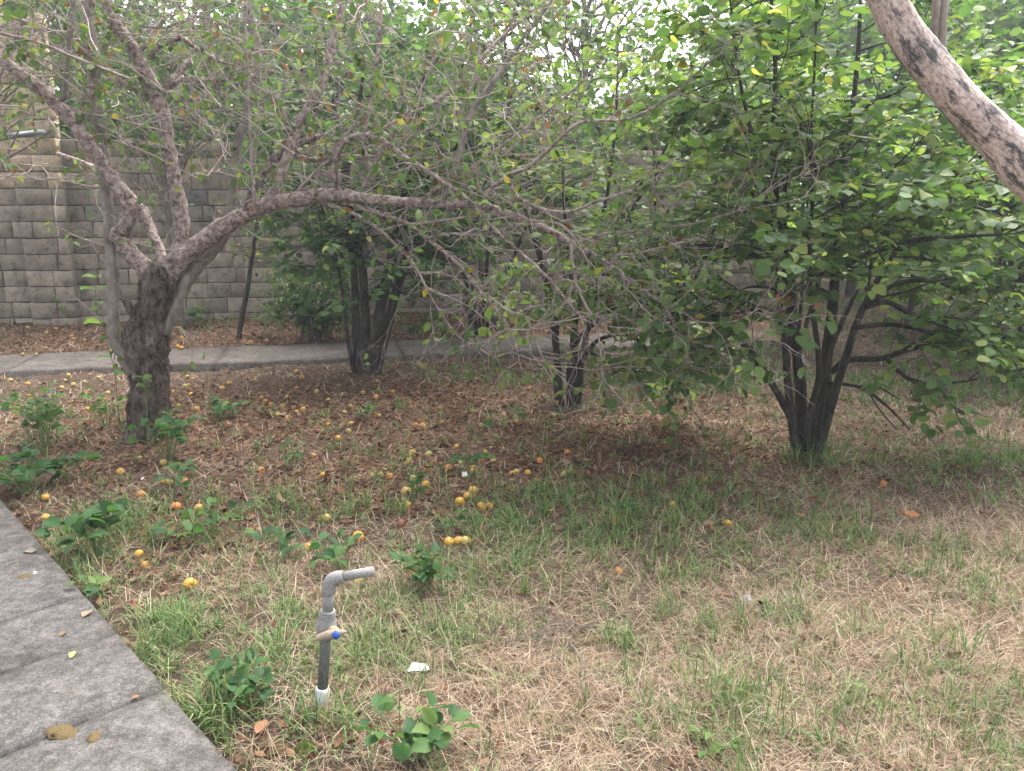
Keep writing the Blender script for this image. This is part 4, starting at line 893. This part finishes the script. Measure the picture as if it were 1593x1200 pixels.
WEEDS = [
    ('bramble seedling with oval leaves in the foreground right of the tap', 655, 1180, 170, 105, 40, 34, (3, 5, 2, .6)),
    ('low weed with pointed leaves between the tap and the pavement', 372, 1098, 150, 60, 36, 30, (4, 4, 2, 0)),
    ('dense bramble clump hugging the pavement edge at left', 150, 868, 130, 80, 34, 46, (5, 4, 1, 0)),
    ('weed with broad pale round leaves touching the pavement edge', 162, 935, 60, 45, 30, 8, (0, 2, 4, 2)),
    ('spreading weed in the grass above and left of the tap', 310, 842, 150, 50, 26, 30, (3, 4, 3, 0)),
    ('small weed tuft midway between pavement and tap spout', 432, 862, 80, 40, 24, 16, (3, 4, 2, 0)),
    ('bushy weed right of the tap spout', 662, 915, 105, 70, 26, 38, (2, 5, 3, .3)),
    ('low weed patch just behind the tap spout', 530, 890, 120, 50, 26, 20, (3, 5, 2, 0)),
    ('light green bush of weeds left of the apple trunk', 65, 700, 130, 105, 22, 80, (1, 3, 5, 2)),
    ('dark bramble spreading over the pavement corner at left edge', 45, 768, 130, 60, 30, 50, (6, 3, .5, 0)),
    ('second dark bramble tuft beside the pavement corner', 105, 745, 100, 40, 26, 18, (6, 3, .5, 0)),
    ('green weed clump at the foot of the apple trunk', 262, 716, 125, 75, 22, 60, (3, 5, 3, .2)),
    ('weed tuft among the fallen apples in mid lawn', 732, 738, 65, 36, 18, 18, (3, 5, 1, 0)),
    ('weed shading yellow apples below the apple trunk', 272, 760, 90, 36, 22, 18, (4, 4, 1, 0)),
    ('small weed beside a group of yellow apples', 640, 782, 50, 42, 18, 14, (3, 5, 1, 0)),
    ('lone seedling in the dry grass at the bottom right', 1105, 1178, 95, 42, 34, 7, (1, 3, 4, 1)),
    ('small broad-leaved weed in the green grass patch', 968, 812, 55, 30, 18, 10, (3, 5, 2, 0)),
    ('weed patch right of the apple trunk base', 335, 655, 90, 36, 18, 24, (3, 5, 2, 0)),
    ('yellow-green seedlings left of the apple trunk', 165, 665, 80, 60, 17, 30, (1, 3, 4, 2)),
    ('small weed in the litter right of the apple trunk', 455, 728, 40, 40, 16, 10, (3, 4, 2, 0)),
    ('tiny weed in the litter among mid-distance apples', 562, 655, 60, 32, 14, 14, (4, 4, 1, 0)),
    ('small weed near the base of the low hazel', 815, 660, 40, 25, 14, 10, (4, 4, 1, 0)),
    ('fern-like weed at the wall foot behind the apple trunk', 312, 508, 70, 30, 14, 24, (1, 3, 5, 1)),
    ('weed growing at the wall foot beside the leaning sapling', 418, 520, 60, 60, 16, 26, (3, 5, 2, 0)),
    ('weed at the wall foot below the tall pilaster', 95, 505, 90, 26, 14, 26, (5, 3, 1, 0)),
    ('weed on the far path edge right of the black stems', 655, 530, 80, 36, 16, 26, (4, 4, 1, 0)),
    ('small weed rooted at the near edge of the far path', 718, 568, 34, 26, 14, 8, (1, 3, 4, 1)),
    ('weed right of a yellow apple in mid lawn', 700, 830, 60, 40, 18, 10, (3, 5, 2, 0)),
]
for i, (lab, px, py, wp, hp, lp, n, wt) in enumerate(WEEDS): weed(lab, px, py, wp, hp, lp, n, 200+i, wt)
def tallweed(lab, stem, leaves, y, seed):
    global rng
    rng = np.random.default_rng(seed); p, r = trace([(a, b_, 1.6) for a, b_ in stem], y, y, 4); root = thing('seedling', lab, 'seedling', G(*stem[0]), 'seedlings by the apple trunk')
    p[0] = np.array(root.location); m_ = MB(); m_.add(*tube(p, np.linspace(.0045, .002, len(p)), 6)); m_.build('stem', M_STEM, root); lv = Leaves()
    for (t, side, sz, cl) in leaves:
        k = min(len(p)-1, int(t*(len(p)-1))); lv.add(p[k], np.array([side, rng.normal()*.4-.2, .15]), up+rng.normal(size=3)*.35, sz, WG[cl])
    leaf_objs(lv.arr(), range(len(leaves)), WD, 'weed', root, M['leaf'], WG)
tallweed('tall thin seedling with paired leaves beside the smooth apple shoot', [(186, 662), (182, 615), (177, 570), (160, 515), (150, 470), (147, 432)],
         [(1, .4, .09, 3), (1, -.5, .08, 3), (.93, .9, .10, 2), (.9, -1, .11, 2), (.8, 1, .10, 2), (.76, -.9, .06, 3), (.68, 1, .10, 1), (.66, -1, .11, 3), (.45, -.8, .10, 2), (.5, .8, .09, 1), (.38, .7, .08, 1)], G(186, 662)[1]-.02, 300)
tallweed('short pale seedling growing in front of the apple trunk', [(230, 700), (229, 650), (226, 610), (222, 588)],
         [(1, .6, .06, 3), (1, -.6, .06, 3), (.95, 1, .06, 3), (.9, -1, .055, 3), (.8, .8, .05, 2), (.78, -.4, .05, 3)], G(230, 700)[1], 301)
# dark wall shrub with pale seed heads beyond the path
rng = np.random.default_rng(310)
QB = G(492, 532); root = thing('wall_shrub', 'dark straggly shrub with pale dry leaves against the wall beyond the path', 'shrub', QB)
lv = Leaves(); st = MB(); sc = dep(QB)/F
for i in range(60):
    a = rng.uniform(0, 6.28); e = QB+np.array([math.cos(a)*95*sc, math.sin(a)*.35, 0])*rng.uniform(.2, 1)+[0, 0, rng.uniform(.15, 1.0)*115*sc]
    pts = catmull(np.array([QB+rng.normal(size=3)*[.1, .05, 0], (QB+e)/2+[0, 0, .15], e]), 4); st.add(*tube(pts, np.linspace(.005, .0015, len(pts)), 4, 0, False))
    m = 26; t = rng.integers(3, len(pts), size=m); q = pts[t]+rng.normal(size=(m, 3))*.06
    lv.add(q, rng.normal(size=(m, 3)), up+rng.normal(size=(m, 3))*.6, rng.uniform(.035, .075, size=m), pick([(.035, .075, .022), (.055, .11, .03), (.09, .14, .04), (.34, .31, .25)], [5, 5, 2, .9], .15, m))
st.build('stems', M['hazel'], root)['kind'] = 'stuff'; link('crown', leaves_mesh(lv.arr(), AP, 'crown', M['leaf'], QB), root)['kind'] = 'stuff'

# ------------------------------------------------------------------ fallen apples
def apple_mesh(seed, mat, R=1.0):
    g = np.random.default_rng(seed); n = 9; sides = 14; prof = []
    for i in range(n+1):
        t = math.pi*i/n; r = math.sin(t)*(1+.06*math.cos(t)); z = -math.cos(t)*.86
        if i == n: r = .04; z = .62
        if i == n-1: z = .80
        if i == 0: r = .04; z = -.66
        if i == 1: z = -.80
        prof.append((r, z))
    V, T = lathe(prof, sides); an = np.arctan2(V[:, 1], V[:, 0])
    V = V*(1+.035*np.sin(5*an+1)*(np.abs(V[:, 2:3]).ravel() < .9))[:, None]+g.normal(size=V.shape)*.012; V[:, :2] *= [1, g.uniform(.9, 1.05)]
    return mesh_np('flesh', V*R, T, mat)
def stem_mesh():
    V, T = tube(np.array([(0, 0, .58), (.03, .02, .8), (.12, .03, 1.05)]), [.05, .04, .05], 5); return mesh_np('stalk', V, T, M['stick'])
AM = {k: [apple_mesh(400+i*7+j, m) for j in range(3)] for i, (k, m) in enumerate(APM.items())}; STALK = stem_mesh()
z4 = [(130,328),(262,332),(217,353),(335,368),(346,380),(397,388),(215,424),(108,462),(170,462),(848,380),(830,419),(790,397),(850,440),(1175,397),(1247,390),(523,452)]
z4b = [(50,575),(130,595),(322,552),(305,578),(395,582),(343,600),(288,610),(458,562),(135,647),(505,638),(488,663),(410,710),(875,562),(901,567),(862,602),(880,600),(803,629),(892,644),(835,692),(1000,672),(1038,617),(1070,593),(1190,573),(1383,535),(1357,550),(1408,566),(1384,609),(1477,628),(1220,657),(1239,678),(1265,686),(1345,661),(1320,697),(1533,665),(1292,720),(1297,738),(1384,720),(1416,716),(1347,757),(1531,782),(1577,850),(1464,928),(1218,998),(1505,1018),(653,942),(563,1006),(762,963),(240,978),(770,1050),(792,1053),(863,1058),(659,1112),(212,1127),(823,1172),(928,1180),(920,708),(1290,660),(1485,815)]
z5 = [(172,580),(105,634),(165,655),(243,628),(8,640),(45,697),(165,735),(180,742),(18,725),(50,780),(38,815),(612,720),(472,777),(350,785),(383,792),(460,708),(657,787),(820,769),(882,615),(993,743),(542,886),(337,919),(410,922),(320,950),(310,965),(405,988),(503,990),(186,1014),(228,1027),(150,1027),(335,1036),(397,1069),(417,1094),(515,1046),(617,1100),(590,1125),(556,1150),(657,1175),(695,1168),(305,1103),(340,1080),(617,1003),(565,963),(620,985),(657,953),(675,911),(712,953),(931,957),(820,1007),(800,1012),(873,1010),(1040,1018),(1056,916),(1150,1015),(1548,1165),(310,1165)]
oth = [(1096,748),(1374,755),(1167,617),(247,824),(216,864),(226,881),(296,913),(72,807),(508,809),(482,854),(389,829),(557,839),(557,907),(693,813),(699,845),(714,844),(725,846),(624,818),(963,891),(1046,788),(1132,817),(957,807)]
pos = [(x/3, 400+y/3) for x, y in z4]+[(x/3, 400+y/3) for x, y in z4b]+[(530+x/3, 400+y/3) for x, y in z5]+oth
BR = {(530+417/3, 400+1094/3), (530+515/3, 400+1046/3), (530+1150/3, 400+1015/3), (1485/3, 400+815/3), (1290/3, 400+660/3), (624, 818)}
rng = np.random.default_rng(410); recs = []
for (px, py) in pos:
    if (px, py) in BR: kd = 'brown'
    elif py < 605: kd = rng.choice(['pale', 'yellow'], p=[.6, .4])
    else: kd = rng.choice(['pale', 'yellow', 'orange'], p=[.22, .56, .22])
    if (px, py) in [(1096, 748), (1374, 755), (1167, 617)]: kd = 'orange'
    q = G(px, py+2); v = q[0]*PN[0]+q[1]*PN[1]
    if PATH_V0-.05 < v < PATH_V0+.10: q = G(px, py+4); 
    v = q[0]*PN[0]+q[1]*PN[1]
    onp = (PATH_V0 < v < PATH_V1) and q[0] < 2.3
    R_ = rng.uniform(.016, .0255)*(1.15 if py > 760 else 1)
    recs.append((px, py, kd, q, R_, onp))
def zone(px, py, onp):
    if onp: return 'lying on the far concrete path'
    if py < 556: return 'between the far path and the wall'
    if px > 950: return 'in the grass on the right half of the garden'
    if py > 830: return 'in the grass near the tap' if px > 380 else 'in the weeds beside the near pavement'
    if px < 215: return 'left of the apple trunk'
    if py < 640: return 'right of the trunk before the far path' if px < 480 else 'in the litter around the black hazel stems'
    if px < 400: return 'below and right of the apple trunk'
    if py < 700: return 'in the litter in the middle of the garden'
    return 'in the group above the tap' if px < 760 else 'in the litter left of the large bush'
ORD = ['first', 'second', 'third', 'fourth', 'fifth', 'sixth', 'seventh', 'eighth', 'ninth', 'tenth', 'eleventh', 'twelfth', 'thirteenth', 'fourteenth', 'fifteenth']
CN = {'yellow': 'yellow apple', 'orange': 'orange-yellow apple', 'pale': 'pale yellow apple', 'brown': 'rotten brown apple'}
grp = {}
for r_ in recs: grp.setdefault((r_[2], zone(r_[0], r_[1], r_[5])), []).append(r_)
for (kd, zn), lst in grp.items():
    lst.sort(key=lambda a: a[0])
    for i, (px, py, _k, q, R_, onp) in enumerate(lst):
        lab = CN[kd]+' '+zn if len(lst) == 1 else '%s %s, %s from left' % (CN[kd], zn, ORD[i])
        z = (PATH_TOP if onp else float(gh(q[0], q[1])))+R_*(.86 if onp else rng.uniform(.42, .82))
        root = thing('fallen_apple', lab, 'apple', (q[0], q[1], z), 'apples fallen on the ground'); root.scale = (R_, R_, R_)
        root.rotation_euler = (rng.normal()*.9, rng.normal()*.9, rng.uniform(0, 6.28))
        link('flesh', AM[kd][rng.integers(3)], root)
        if py > 640: link('stalk', STALK, root)

# ------------------------------------------------------------------ the tap
TB = G(499, 1104); TY = TB[1]; k = dep(TB)/F
tap = thing('standpipe_tap', 'grey plastic garden standpipe tap with blue-capped lever rising from the grass', 'tap', TB)
def tp(px, py, dy=0): return P(px, py, TY+dy)
def ttube(name, pts, rads, mat, sides=20, parent=tap, dy=0):
    m_ = MB(); m_.add(*tube(np.array([tp(a, b_, dy) for a, b_ in pts]), np.array(rads)*k, sides)); off = np.array(tap.location)
    o = link(name, m_.mesh(name, M[mat], True, off), parent); return o
ttube('buried_stub', [(497, 1125), (500, 1092)], [9.5, 9.5], 'stick')
ttube('collar', [(500.2, 1096), (500.3, 1094), (502, 1072), (502.1, 1070), (502.2, 1069)], [9, 11, 11, 10.2, 8.5], 'white')
ttube('riser_pipe', [(501.5, 1075), (507, 990), (508, 975)], [8.2, 8.2, 8.2], 'pipe_dark')
vb = ttube('valve_body', [(507, 995), (507.2, 990), (507.5, 984), (508, 974), (508.5, 966), (509, 962), (509.2, 958), (509.3, 957), (509.6, 953), (509.8, 952.5), (510, 950), (510.1, 949)], [9, 12, 14.5, 15.3, 14, 12, 11.6, 11, 11, 11.6, 11.4, 8.5], 'pipe')
for q_ in range(4): ttube('thread_ring', [(508.9+q_*.18, 963-q_*2.6), (508.95+q_*.18, 962.2-q_*2.6), (509+q_*.18, 961.2-q_*2.6)], [11.8, 12.6, 11.8], 'pipe', parent=vb)
ttube('upper_pipe', [(509.5, 955), (512, 920)], [8.0, 8.0], 'pipe')
el = [(511.4, 924), (511.5, 922.5), (511.7, 918), (512.6, 910), (515, 904.5), (519, 900.5), (526, 898.5), (533, 897.5), (535, 897.2), (535.3, 897.1)]
ttube('elbow', el, [8.2, 10.2, 10.3, 10.3, 10.4, 10.4, 10.2, 9.6, 9.4, 8], 'pipe')
sp_ = ttube('spout', [(530, 898), (581, 888.5)], [7.2, 7.2], 'pipe')
hd = MB(); a = tp(523, 988, -.055); 
# lever: a curved wing bar across the front of the valve
wing = [(490.5, 992.5, 3.6), (493, 993, 4.6), (500, 990.5, 5.2), (510, 987.5, 6.2), (520, 986.5, 6.4), (530, 984.8, 4.6), (536, 983, 2.8), (538, 982, 1.6)]
hd.add(*tube(catmull(np.array([tp(x, y, -.05) for x, y, r in wing]), 3), catmull(np.array([[r*k] for x, y, r in wing]), 3)[:, 0], 12))
ho = link('handle', hd.mesh('handle', M['beige'], True, np.array(tap.location)), tap)
hb = MB(); hb.add(*tube(np.array([tp(512, 980, -.0), tp(519, 984, -.03), tp(521, 986, -.05)]), np.array([9, 9.5, 8])*k, 14)); link('handle_boss', hb.mesh('handle_boss', M['beige'], True, np.array(tap.location)), tap)
cb = MB(); c0 = tp(521, 986.5, -.048); c1 = tp(523, 989, -.066); cb.add(*tube(np.array([c0, c1, c1*1.0+(c1-c0)*.25]), np.array([6.0, 5.8, 4.6])*k, 16)); link('blue_cap', cb.mesh('blue_cap', M['blue'], True, np.array(tap.location)), ho)

# ------------------------------------------------------------------ small scraps
def lump(name, label, cat, px, py, wx, wy, h, mat, seed, dz=0, kind=None):
    g = np.random.default_rng(seed); b_ = G(px, py, dz); n = 7; sides = 12; V = [(0, 0, h)]; T = []
    for i in range(1, n):
        t = i/(n-1)
        for j in range(sides):
            a = 2*math.pi*j/sides; rr = t*(1+.22*math.sin(2*a+seed)+.16*math.sin(5*a+seed*2)+.08*g.normal()); V.append((wx*rr*math.cos(a), wy*rr*math.sin(a), h*max(0, 1-t**2.2)*(1+.25*g.normal())-.004*(t > .95)))
    for j in range(sides): T.append((0, 1+j, 1+(j+1) % sides))
    for i in range(n-2):
        for j in range(sides):
            a = 1+i*sides+j; c_ = 1+i*sides+(j+1) % sides; T += [(a, a+sides, c_+sides), (a, c_+sides, c_)]
    o = link(name, mesh_np(name, np.array(V), np.array(T), M[mat]), None, tuple(b_)); tag(o, label, cat, None, kind); return o
pd = PZ-float(gh(0, 0))
def on_pave(px, py):
    d = ray(px, py); t = (CAM_H-PZ-.004)/(-d[2]); return d*t+np.array([0, 0, CAM_H])
def lump_p(name, label, cat, px, py, wx, wy, h, mat, seed):
    o = lump(name, label, cat, px, py, wx, wy, h, mat, seed); q = on_pave(px, py); o.location = tuple(q); return o
lump('moss_clump', 'round dark green moss clump near the tap base', 'moss', 475, 1168, .028, .03, .028, 'moss', 2)
lump('moss_clump', 'rusty brown moss patch between pavement and tap base', 'moss', 425, 1160, .04, .05, .014, 'drymoss', 8)
lump_p('moss_patch', 'larger brown moss patch on the near pavement', 'moss', 96, 1138, .045, .032, .0035, 'drymoss', 3)
lump_p('moss_patch', 'smaller brown moss patch on the near pavement', 'moss', 145, 1146, .02, .022, .003, 'drymoss', 4)
lump_p('moss_patch', 'thin moss pad with a pebble on the upper pavement', 'moss', 38, 897, .038, .018, .005, 'drymoss', 5)
lump_p('pebble', 'small white pebble on the moss pad on the pavement', 'pebble', 54, 893, .009, .008, .010, 'stone', 6)
lump('stone', 'pale chipped stone standing in the dry grass at right', 'stone', 1161, 938, .022, .018, .034, 'stone', 7)
lump('stone', 'dark clod in the dry grass at the right edge', 'stone', 1480, 852, .03, .03, .022, 'stick', 9)
def sheet(name, label, cat, px, py, w_, h_, mat, seed, lift=.02, z=None):
    g = np.random.default_rng(seed); b_ = G(px, py) if z is None else on_pave(px, py); n = 6; a = g.uniform(0, 3)
    U, Vv = np.meshgrid(np.linspace(-1, 1, n), np.linspace(-1, 1, n)); Zz = lift*(.6+.5*np.sin(2.2*U+a)*np.cos(1.9*Vv)+.3*g.random(U.shape)); 
    Xx = U*w_*(1-.3*Vv)+g.normal(size=U.shape)*w_*.06; Yy = Vv*h_*(1-.25*U)+g.normal(size=U.shape)*h_*.08
    top = np.stack([Xx, Yy, Zz], -1).reshape(-1, 3); V = np.vstack([top, top-[0, 0, .0012]]); I = (np.arange(n-1)[:, None]*n+np.arange(n-1)).ravel()
    T = np.concatenate([np.stack([I, I+1, I+n+1, I+n], 1), np.stack([I, I+n, I+n+1, I+1], 1)+n*n])
    return tag(link(name, mesh_np(name, V, T, M[mat]), None, tuple(b_)), label, cat)
sheet('paper_scrap', 'torn white paper scrap in the grass right of the tap', 'paper', 652, 1044, .036, .022, 'paper', 1, .022)
sheet('paper_scrap', 'small white scrap lying among the fallen apples', 'paper', 723, 744, .02, .022, 'paper', 2, .03)
sheet('plastic_scrap', 'tiny pale blue plastic scrap below the apple trunk', 'plastic', 222, 748, .016, .012, 'bluep' if 'bluep' in M else 'paper', 3, .02)
def bigleaf(label, px, py, sz, col, seed, pav=False):
    g = np.random.default_rng(seed); b_ = on_pave(px, py) if pav else G(px, py, .02); V, T = leaf_tpl(True, .75, -.2); V = V*sz; V[:, 2] += np.abs(V[:, 1])*.5*g.uniform(.3, 1)
    V = V+g.normal(size=V.shape)*sz*.03
    o = link('fallen_leaf', mesh_np('fallen_leaf', V, T, M['litter'], np.tile(col, (len(V), 1))), None, tuple(b_)); o.rotation_euler = (0, 0, g.uniform(0, 6.28)); tag(o, label, 'leaf', 'single fallen leaves')
bigleaf('large orange-brown fallen leaf in the dry grass at right', 1403, 800, .085, (.34, .15, .06), 1)
bigleaf('reddish brown fallen leaf near the right edge', 1497, 726, .085, (.22, .09, .05), 2)
bigleaf('red-brown curled leaf right of the white scrap', 1250, 800, .06, (.25, .12, .07), 3)
bigleaf('pale green fallen leaf on the near pavement', 110, 1024, .034, (.22, .24, .11), 4, True)
bigleaf('dry tan fallen leaf on the pavement near its edge', 128, 960, .045, (.20, .165, .12), 5, True)
bigleaf('pale dry fallen leaf at the top of the pavement', 38, 858, .06, (.20, .17, .13), 6, True)
bigleaf('small brown leaf bit on the pavement by the joint', 92, 990, .03, (.15, .11, .075), 7, True)
bigleaf('tiny orange leaf bit on the second pavement joint', 205, 1087, .022, (.2, .11, .06), 8, True)
bigleaf('brown dead leaf on the soil left of the tap base', 398, 1142, .055, (.24, .13, .075), 9)
st_ = MB(); q0, q1 = G(880, 995, .015), G(910, 1046, .012); st_.add(*tube(catmull(np.array([q0, (q0+q1)/2+[.01, 0, .008], q1]), 4), np.linspace(.006, .004, 9), 7, .05))
o = st_.build('stick', M['stick'], None, True, q0); o.location = tuple(q0); tag(o, 'grey bare stick lying in the dry grass', 'stick')
tg = MB(); g = np.random.default_rng(77); qb = G(822, 998)
for i in range(34):
    q = qb+np.array([g.normal()*.10, g.normal()*.06, .005+.03*g.random()]); a = g.normal()*.6; d = np.array([math.cos(a), math.sin(a)*.7, g.uniform(-.1, .25)]); rng = g
    tg.add(*tube(wiggly(q, d, g.uniform(.08, .25), 4, .15), np.linspace(.0022, .0010, 5), 4, 0, False))
o = tg.build('twig_heap', M['stick'], None, True, qb); o.location = tuple(qb); tag(o, 'low heap of dead twigs in the middle foreground grass', 'twigs', None, 'stuff')

# ------------------------------------------------------------------ grass, straw and leaf litter
def sample(n, fn, g, y0=1.0, y1=16.0, pw=1.9):
    """points on the ground inside a wide view wedge, thinning with distance"""
    u = g.random(n); a = 1-pw
    r = (y0**(a+1)+u*(y1**(a+1)-y0**(a+1)))**(1/(a+1)); y = r
    x = g.uniform(-1, 1, n)*(y*.80+.7)
    k = free(x, y) & (g.random(n) < fn(x, y)); return x[k], y[k]
def blades(x, y, L, Wd, lean, az, col, mat, name, label, bend=.5, seg3=False):
    n = len(x); z = gh(x, y)-.004; p = np.stack([x, y, z], 1)
    h = np.stack([np.cos(az), np.sin(az), np.zeros(n)], 1); s = np.stack([-np.sin(az), np.cos(az), np.zeros(n)], 1)
    def at_(t): 
        le = lean*(1-bend+2*bend*t)
        return h*(np.sin(le)*L*t)[:, None]+up*(np.maximum(np.cos(le), .02)*L*t)[:, None]
    if seg3:
        def at3(t):
            acc = np.zeros((n, 3)); 
            for q in (1/3, 2/3, 1.0):
                if t < q-1e-6: break
                le = lean*(.35+1.5*(q-.17)); acc = acc+(h*np.sin(le)[:, None]+up*np.cos(le)[:, None])*(L/3)[:, None]
            return acc
        m1 = p+at3(1/3); m2 = p+at3(2/3); m3 = p+at3(1.0); m3[:, 2] = np.maximum(m3[:, 2], z+.006); wv = s*(Wd/2)[:, None]
        V = np.stack([p-wv, p+wv, m1+wv*.95, m1-wv*.95, m2+wv*.7, m2-wv*.7, m3], 1).reshape(-1, 3); kk = 7
        T = (np.arange(n)[:, None, None]*7+np.array([[0, 1, 2], [0, 2, 3], [3, 2, 4], [3, 4, 5], [5, 4, 6]])[None]).reshape(-1, 3)
    else:
        m1 = p+at_(.5); m2 = p+at_(1.0); wv = s*(Wd/2)[:, None]; kk = 5
        V = np.stack([p-wv, p+wv, m1+wv*.8, m1-wv*.8, m2], 1).reshape(-1, 3)
        b_ = np.arange(n)[:, None, None]*5; T = (b_+np.array([[0, 1, 2], [0, 2, 3], [3, 2, 4]])[None]).reshape(-1, 3)
    o = link(name, mesh_np(name, V, T, mat, np.repeat(col, kk, 0), True)); return tag(o, label, 'grass', None, 'stuff')
g = np.random.default_rng(500); rng = g
# dry straw
x, y = sample(640000, lambda a, b_: .08+.92*m_straw(a, b_), g); n = len(x); fs = np.clip(y/3.2, .8, 3.0)
cols = pick([(.28, .205, .145), (.36, .285, .205), (.20, .132, .090), (.12, .074, .050), (.46, .385, .295)], [4, 4, 3, 2.5, 1.8], .14, n)
blades(x, y, g.uniform(.05, .16, n), g.uniform(.0014, .0030, n)*fs, np.clip(g.normal(1.32, .28, n), .2, 1.62), g.uniform(0, 6.283, n), cols, M['straw'], 'dry_grass', 'matted dry straw covering the garden floor', .15)
ns_ = n
# green grass in tufts
x0, y0_ = sample(46000, m_green, g, 1.0, 16, 1.75); k = 9; n0 = len(x0)
x = (x0[:, None]+g.normal(size=(n0, k))*.014).ravel(); y = (y0_[:, None]+g.normal(size=(n0, k))*.014).ravel(); ok = free(x, y); 
ln = np.repeat(g.uniform(.05, .15, n0), k)*g.uniform(.6, 1.15, n0*k); tone = np.repeat(g.normal(size=n0)*.12, k); x, y, ln, tone = x[ok], y[ok], ln[ok], tone[ok]; n = len(x)
cols = pick([(.060, .115, .038), (.085, .150, .048), (.115, .18, .058), (.19, .20, .085), (.27, .225, .125)], [4, 5, 4, 2, 1], .10, n)*(1+tone[:, None])
blades(x, y, ln, g.uniform(.0026, .0052, n)*np.clip(y/3.2, .8, 2.6), np.clip(np.abs(g.normal(.85, .45, n)), 0, 1.7), g.uniform(0, 6.283, n), np.clip(cols, 0, 1), M['grass'], 'green_grass', 'thin green grass growing in tufts through the dry thatch', .7, True)
# tall coarse tufts near the pavement and tap, read off the photograph
tx = []; ty = []; tl = []
for (px, py, m, sp, L) in [(330, 1112, 90, .05, .2), (352, 1125, 60, .04, .18), (255, 970, 120, .05, .16), (285, 985, 80, .04, .15), (430, 1010, 60, .04, .15), (590, 1010, 120, .07, .18), (560, 1030, 60, .04, .15), (480, 1130, 40, .04, .16), (540, 1130, 40, .03, .2),
                           (1240, 960, 60, .05, .15), (1480, 1010, 60, .06, .16), (700, 990, 80, .06, .14), (810, 880, 70, .06, .15), (180, 920, 40, .04, .12), (1330, 1100, 60, .06, .15), (1060, 900, 90, .08, .15), (960, 1000, 50, .05, .14), (1120, 1080, 70, .07, .16), (1265, 712, 120, .09, .22), (1240, 715, 60, .06, .16), (1280, 722, 60, .06, .2)]:
    c_ = G(px, py); tx.append(c_[0]+g.normal(size=m)*sp); ty.append(c_[1]+g.normal(size=m)*sp*.8); tl.append(L*g.uniform(.5, 1.15, m))
x = np.concatenate(tx); y = np.concatenate(ty); ln = np.concatenate(tl); ok = free(x, y); x, y, ln = x[ok], y[ok], ln[ok]; n = len(x)
cols = pick([(.070, .130, .042), (.098, .168, .052), (.14, .195, .068), (.25, .21, .115)], [4, 5, 3, 2], .12, n)
blades(x, y, ln, g.uniform(.003, .0055, n), np.clip(np.abs(g.normal(.9, .4, n)), 0, 1.7), g.uniform(0, 6.283, n), cols, M['grass'], 'grass_tufts', 'longer arching grass tufts by the pavement edge and tap', .8, True)
# leaf litter
x, y = sample(84000, lambda a, b_: .02+.98*m_litter(a, b_), g, 1.2, 14, 1.2); n = len(x)
lv = Leaves(); az = g.uniform(0, 6.283, n)
d = np.stack([np.cos(az), np.sin(az), g.normal(size=n)*.25], 1)
lc = pick([(.130, .068, .041), (.088, .047, .030), (.170, .100, .062), (.055, .031, .022), (.225, .142, .092), (.145, .064, .038)], [5, 4, 4, 3, 1.6, 1.2], .18, n)
lv.add(np.stack([x, y, gh(x, y)+g.uniform(.004, .022, n)], 1), d, up+g.normal(size=(n, 3))*.42, g.uniform(.014, .046, n), lc)
xb, yb = sample(2000, lambda a, b_: (.01+.99*m_litter(a, b_))*(b_ > 3.3), g, 1.4, 12, 1.3); nb = len(xb); az = g.uniform(0, 6.283, nb)
lv.add(np.stack([xb, yb, gh(xb, yb)+g.uniform(.012, .03, nb)], 1), np.stack([np.cos(az), np.sin(az), g.normal(size=nb)*.3], 1), up+g.normal(size=(nb, 3))*.5, g.uniform(.045, .072, nb), pick([(.16, .095, .062), (.22, .145, .10), (.17, .08, .052), (.11, .065, .045)], None, .15, nb))
o = link('leaf_litter', leaves_mesh(lv.arr(), LIT, 'leaf_litter', M['litter'], (0, 0, 0))); tag(o, 'brown dead leaf litter under the apple tree and hazels', 'leaves', None, 'stuff')
print('COUNTS', ns_, n0*5, n, n1, n2, n3, n4, len(alv.p), len(recs))

hz = bpy.data.meshes.new('haze'); X0, Z0, Z1 = 1300.0, -1.5, 12.0  # added volume: stands in for lens glare and lifts the far trees
hv = [(x, y, z) for z in (Z0, Z1) for x, y in ((-X0, -X0), (X0, -X0), (X0, X0), (-X0, X0))]
hz.from_pydata(hv, [], [(3, 2, 1, 0), (4, 5, 6, 7), (0, 1, 5, 4), (1, 2, 6, 5), (2, 3, 7, 6), (3, 0, 4, 7)])
hm = bpy.data.materials.new('haze'); hm.use_nodes = True; hn = hm.node_tree; hn.nodes.remove(hn.nodes['Principled BSDF'])
pv_ = hn.nodes.new('ShaderNodeVolumePrincipled'); pv_.inputs['Color'].default_value = (0.86, 0.93, 1.0, 1); pv_.inputs['Density'].default_value = 0.0028; pv_.inputs['Anisotropy'].default_value = 0.3
hn.links.new(pv_.outputs[0], hn.nodes['Material Output'].inputs['Volume']); hz.materials.append(hm)
tag(link('haze', hz), 'thin pale veil added in place of lens glare', 'haze', None, 'stuff')
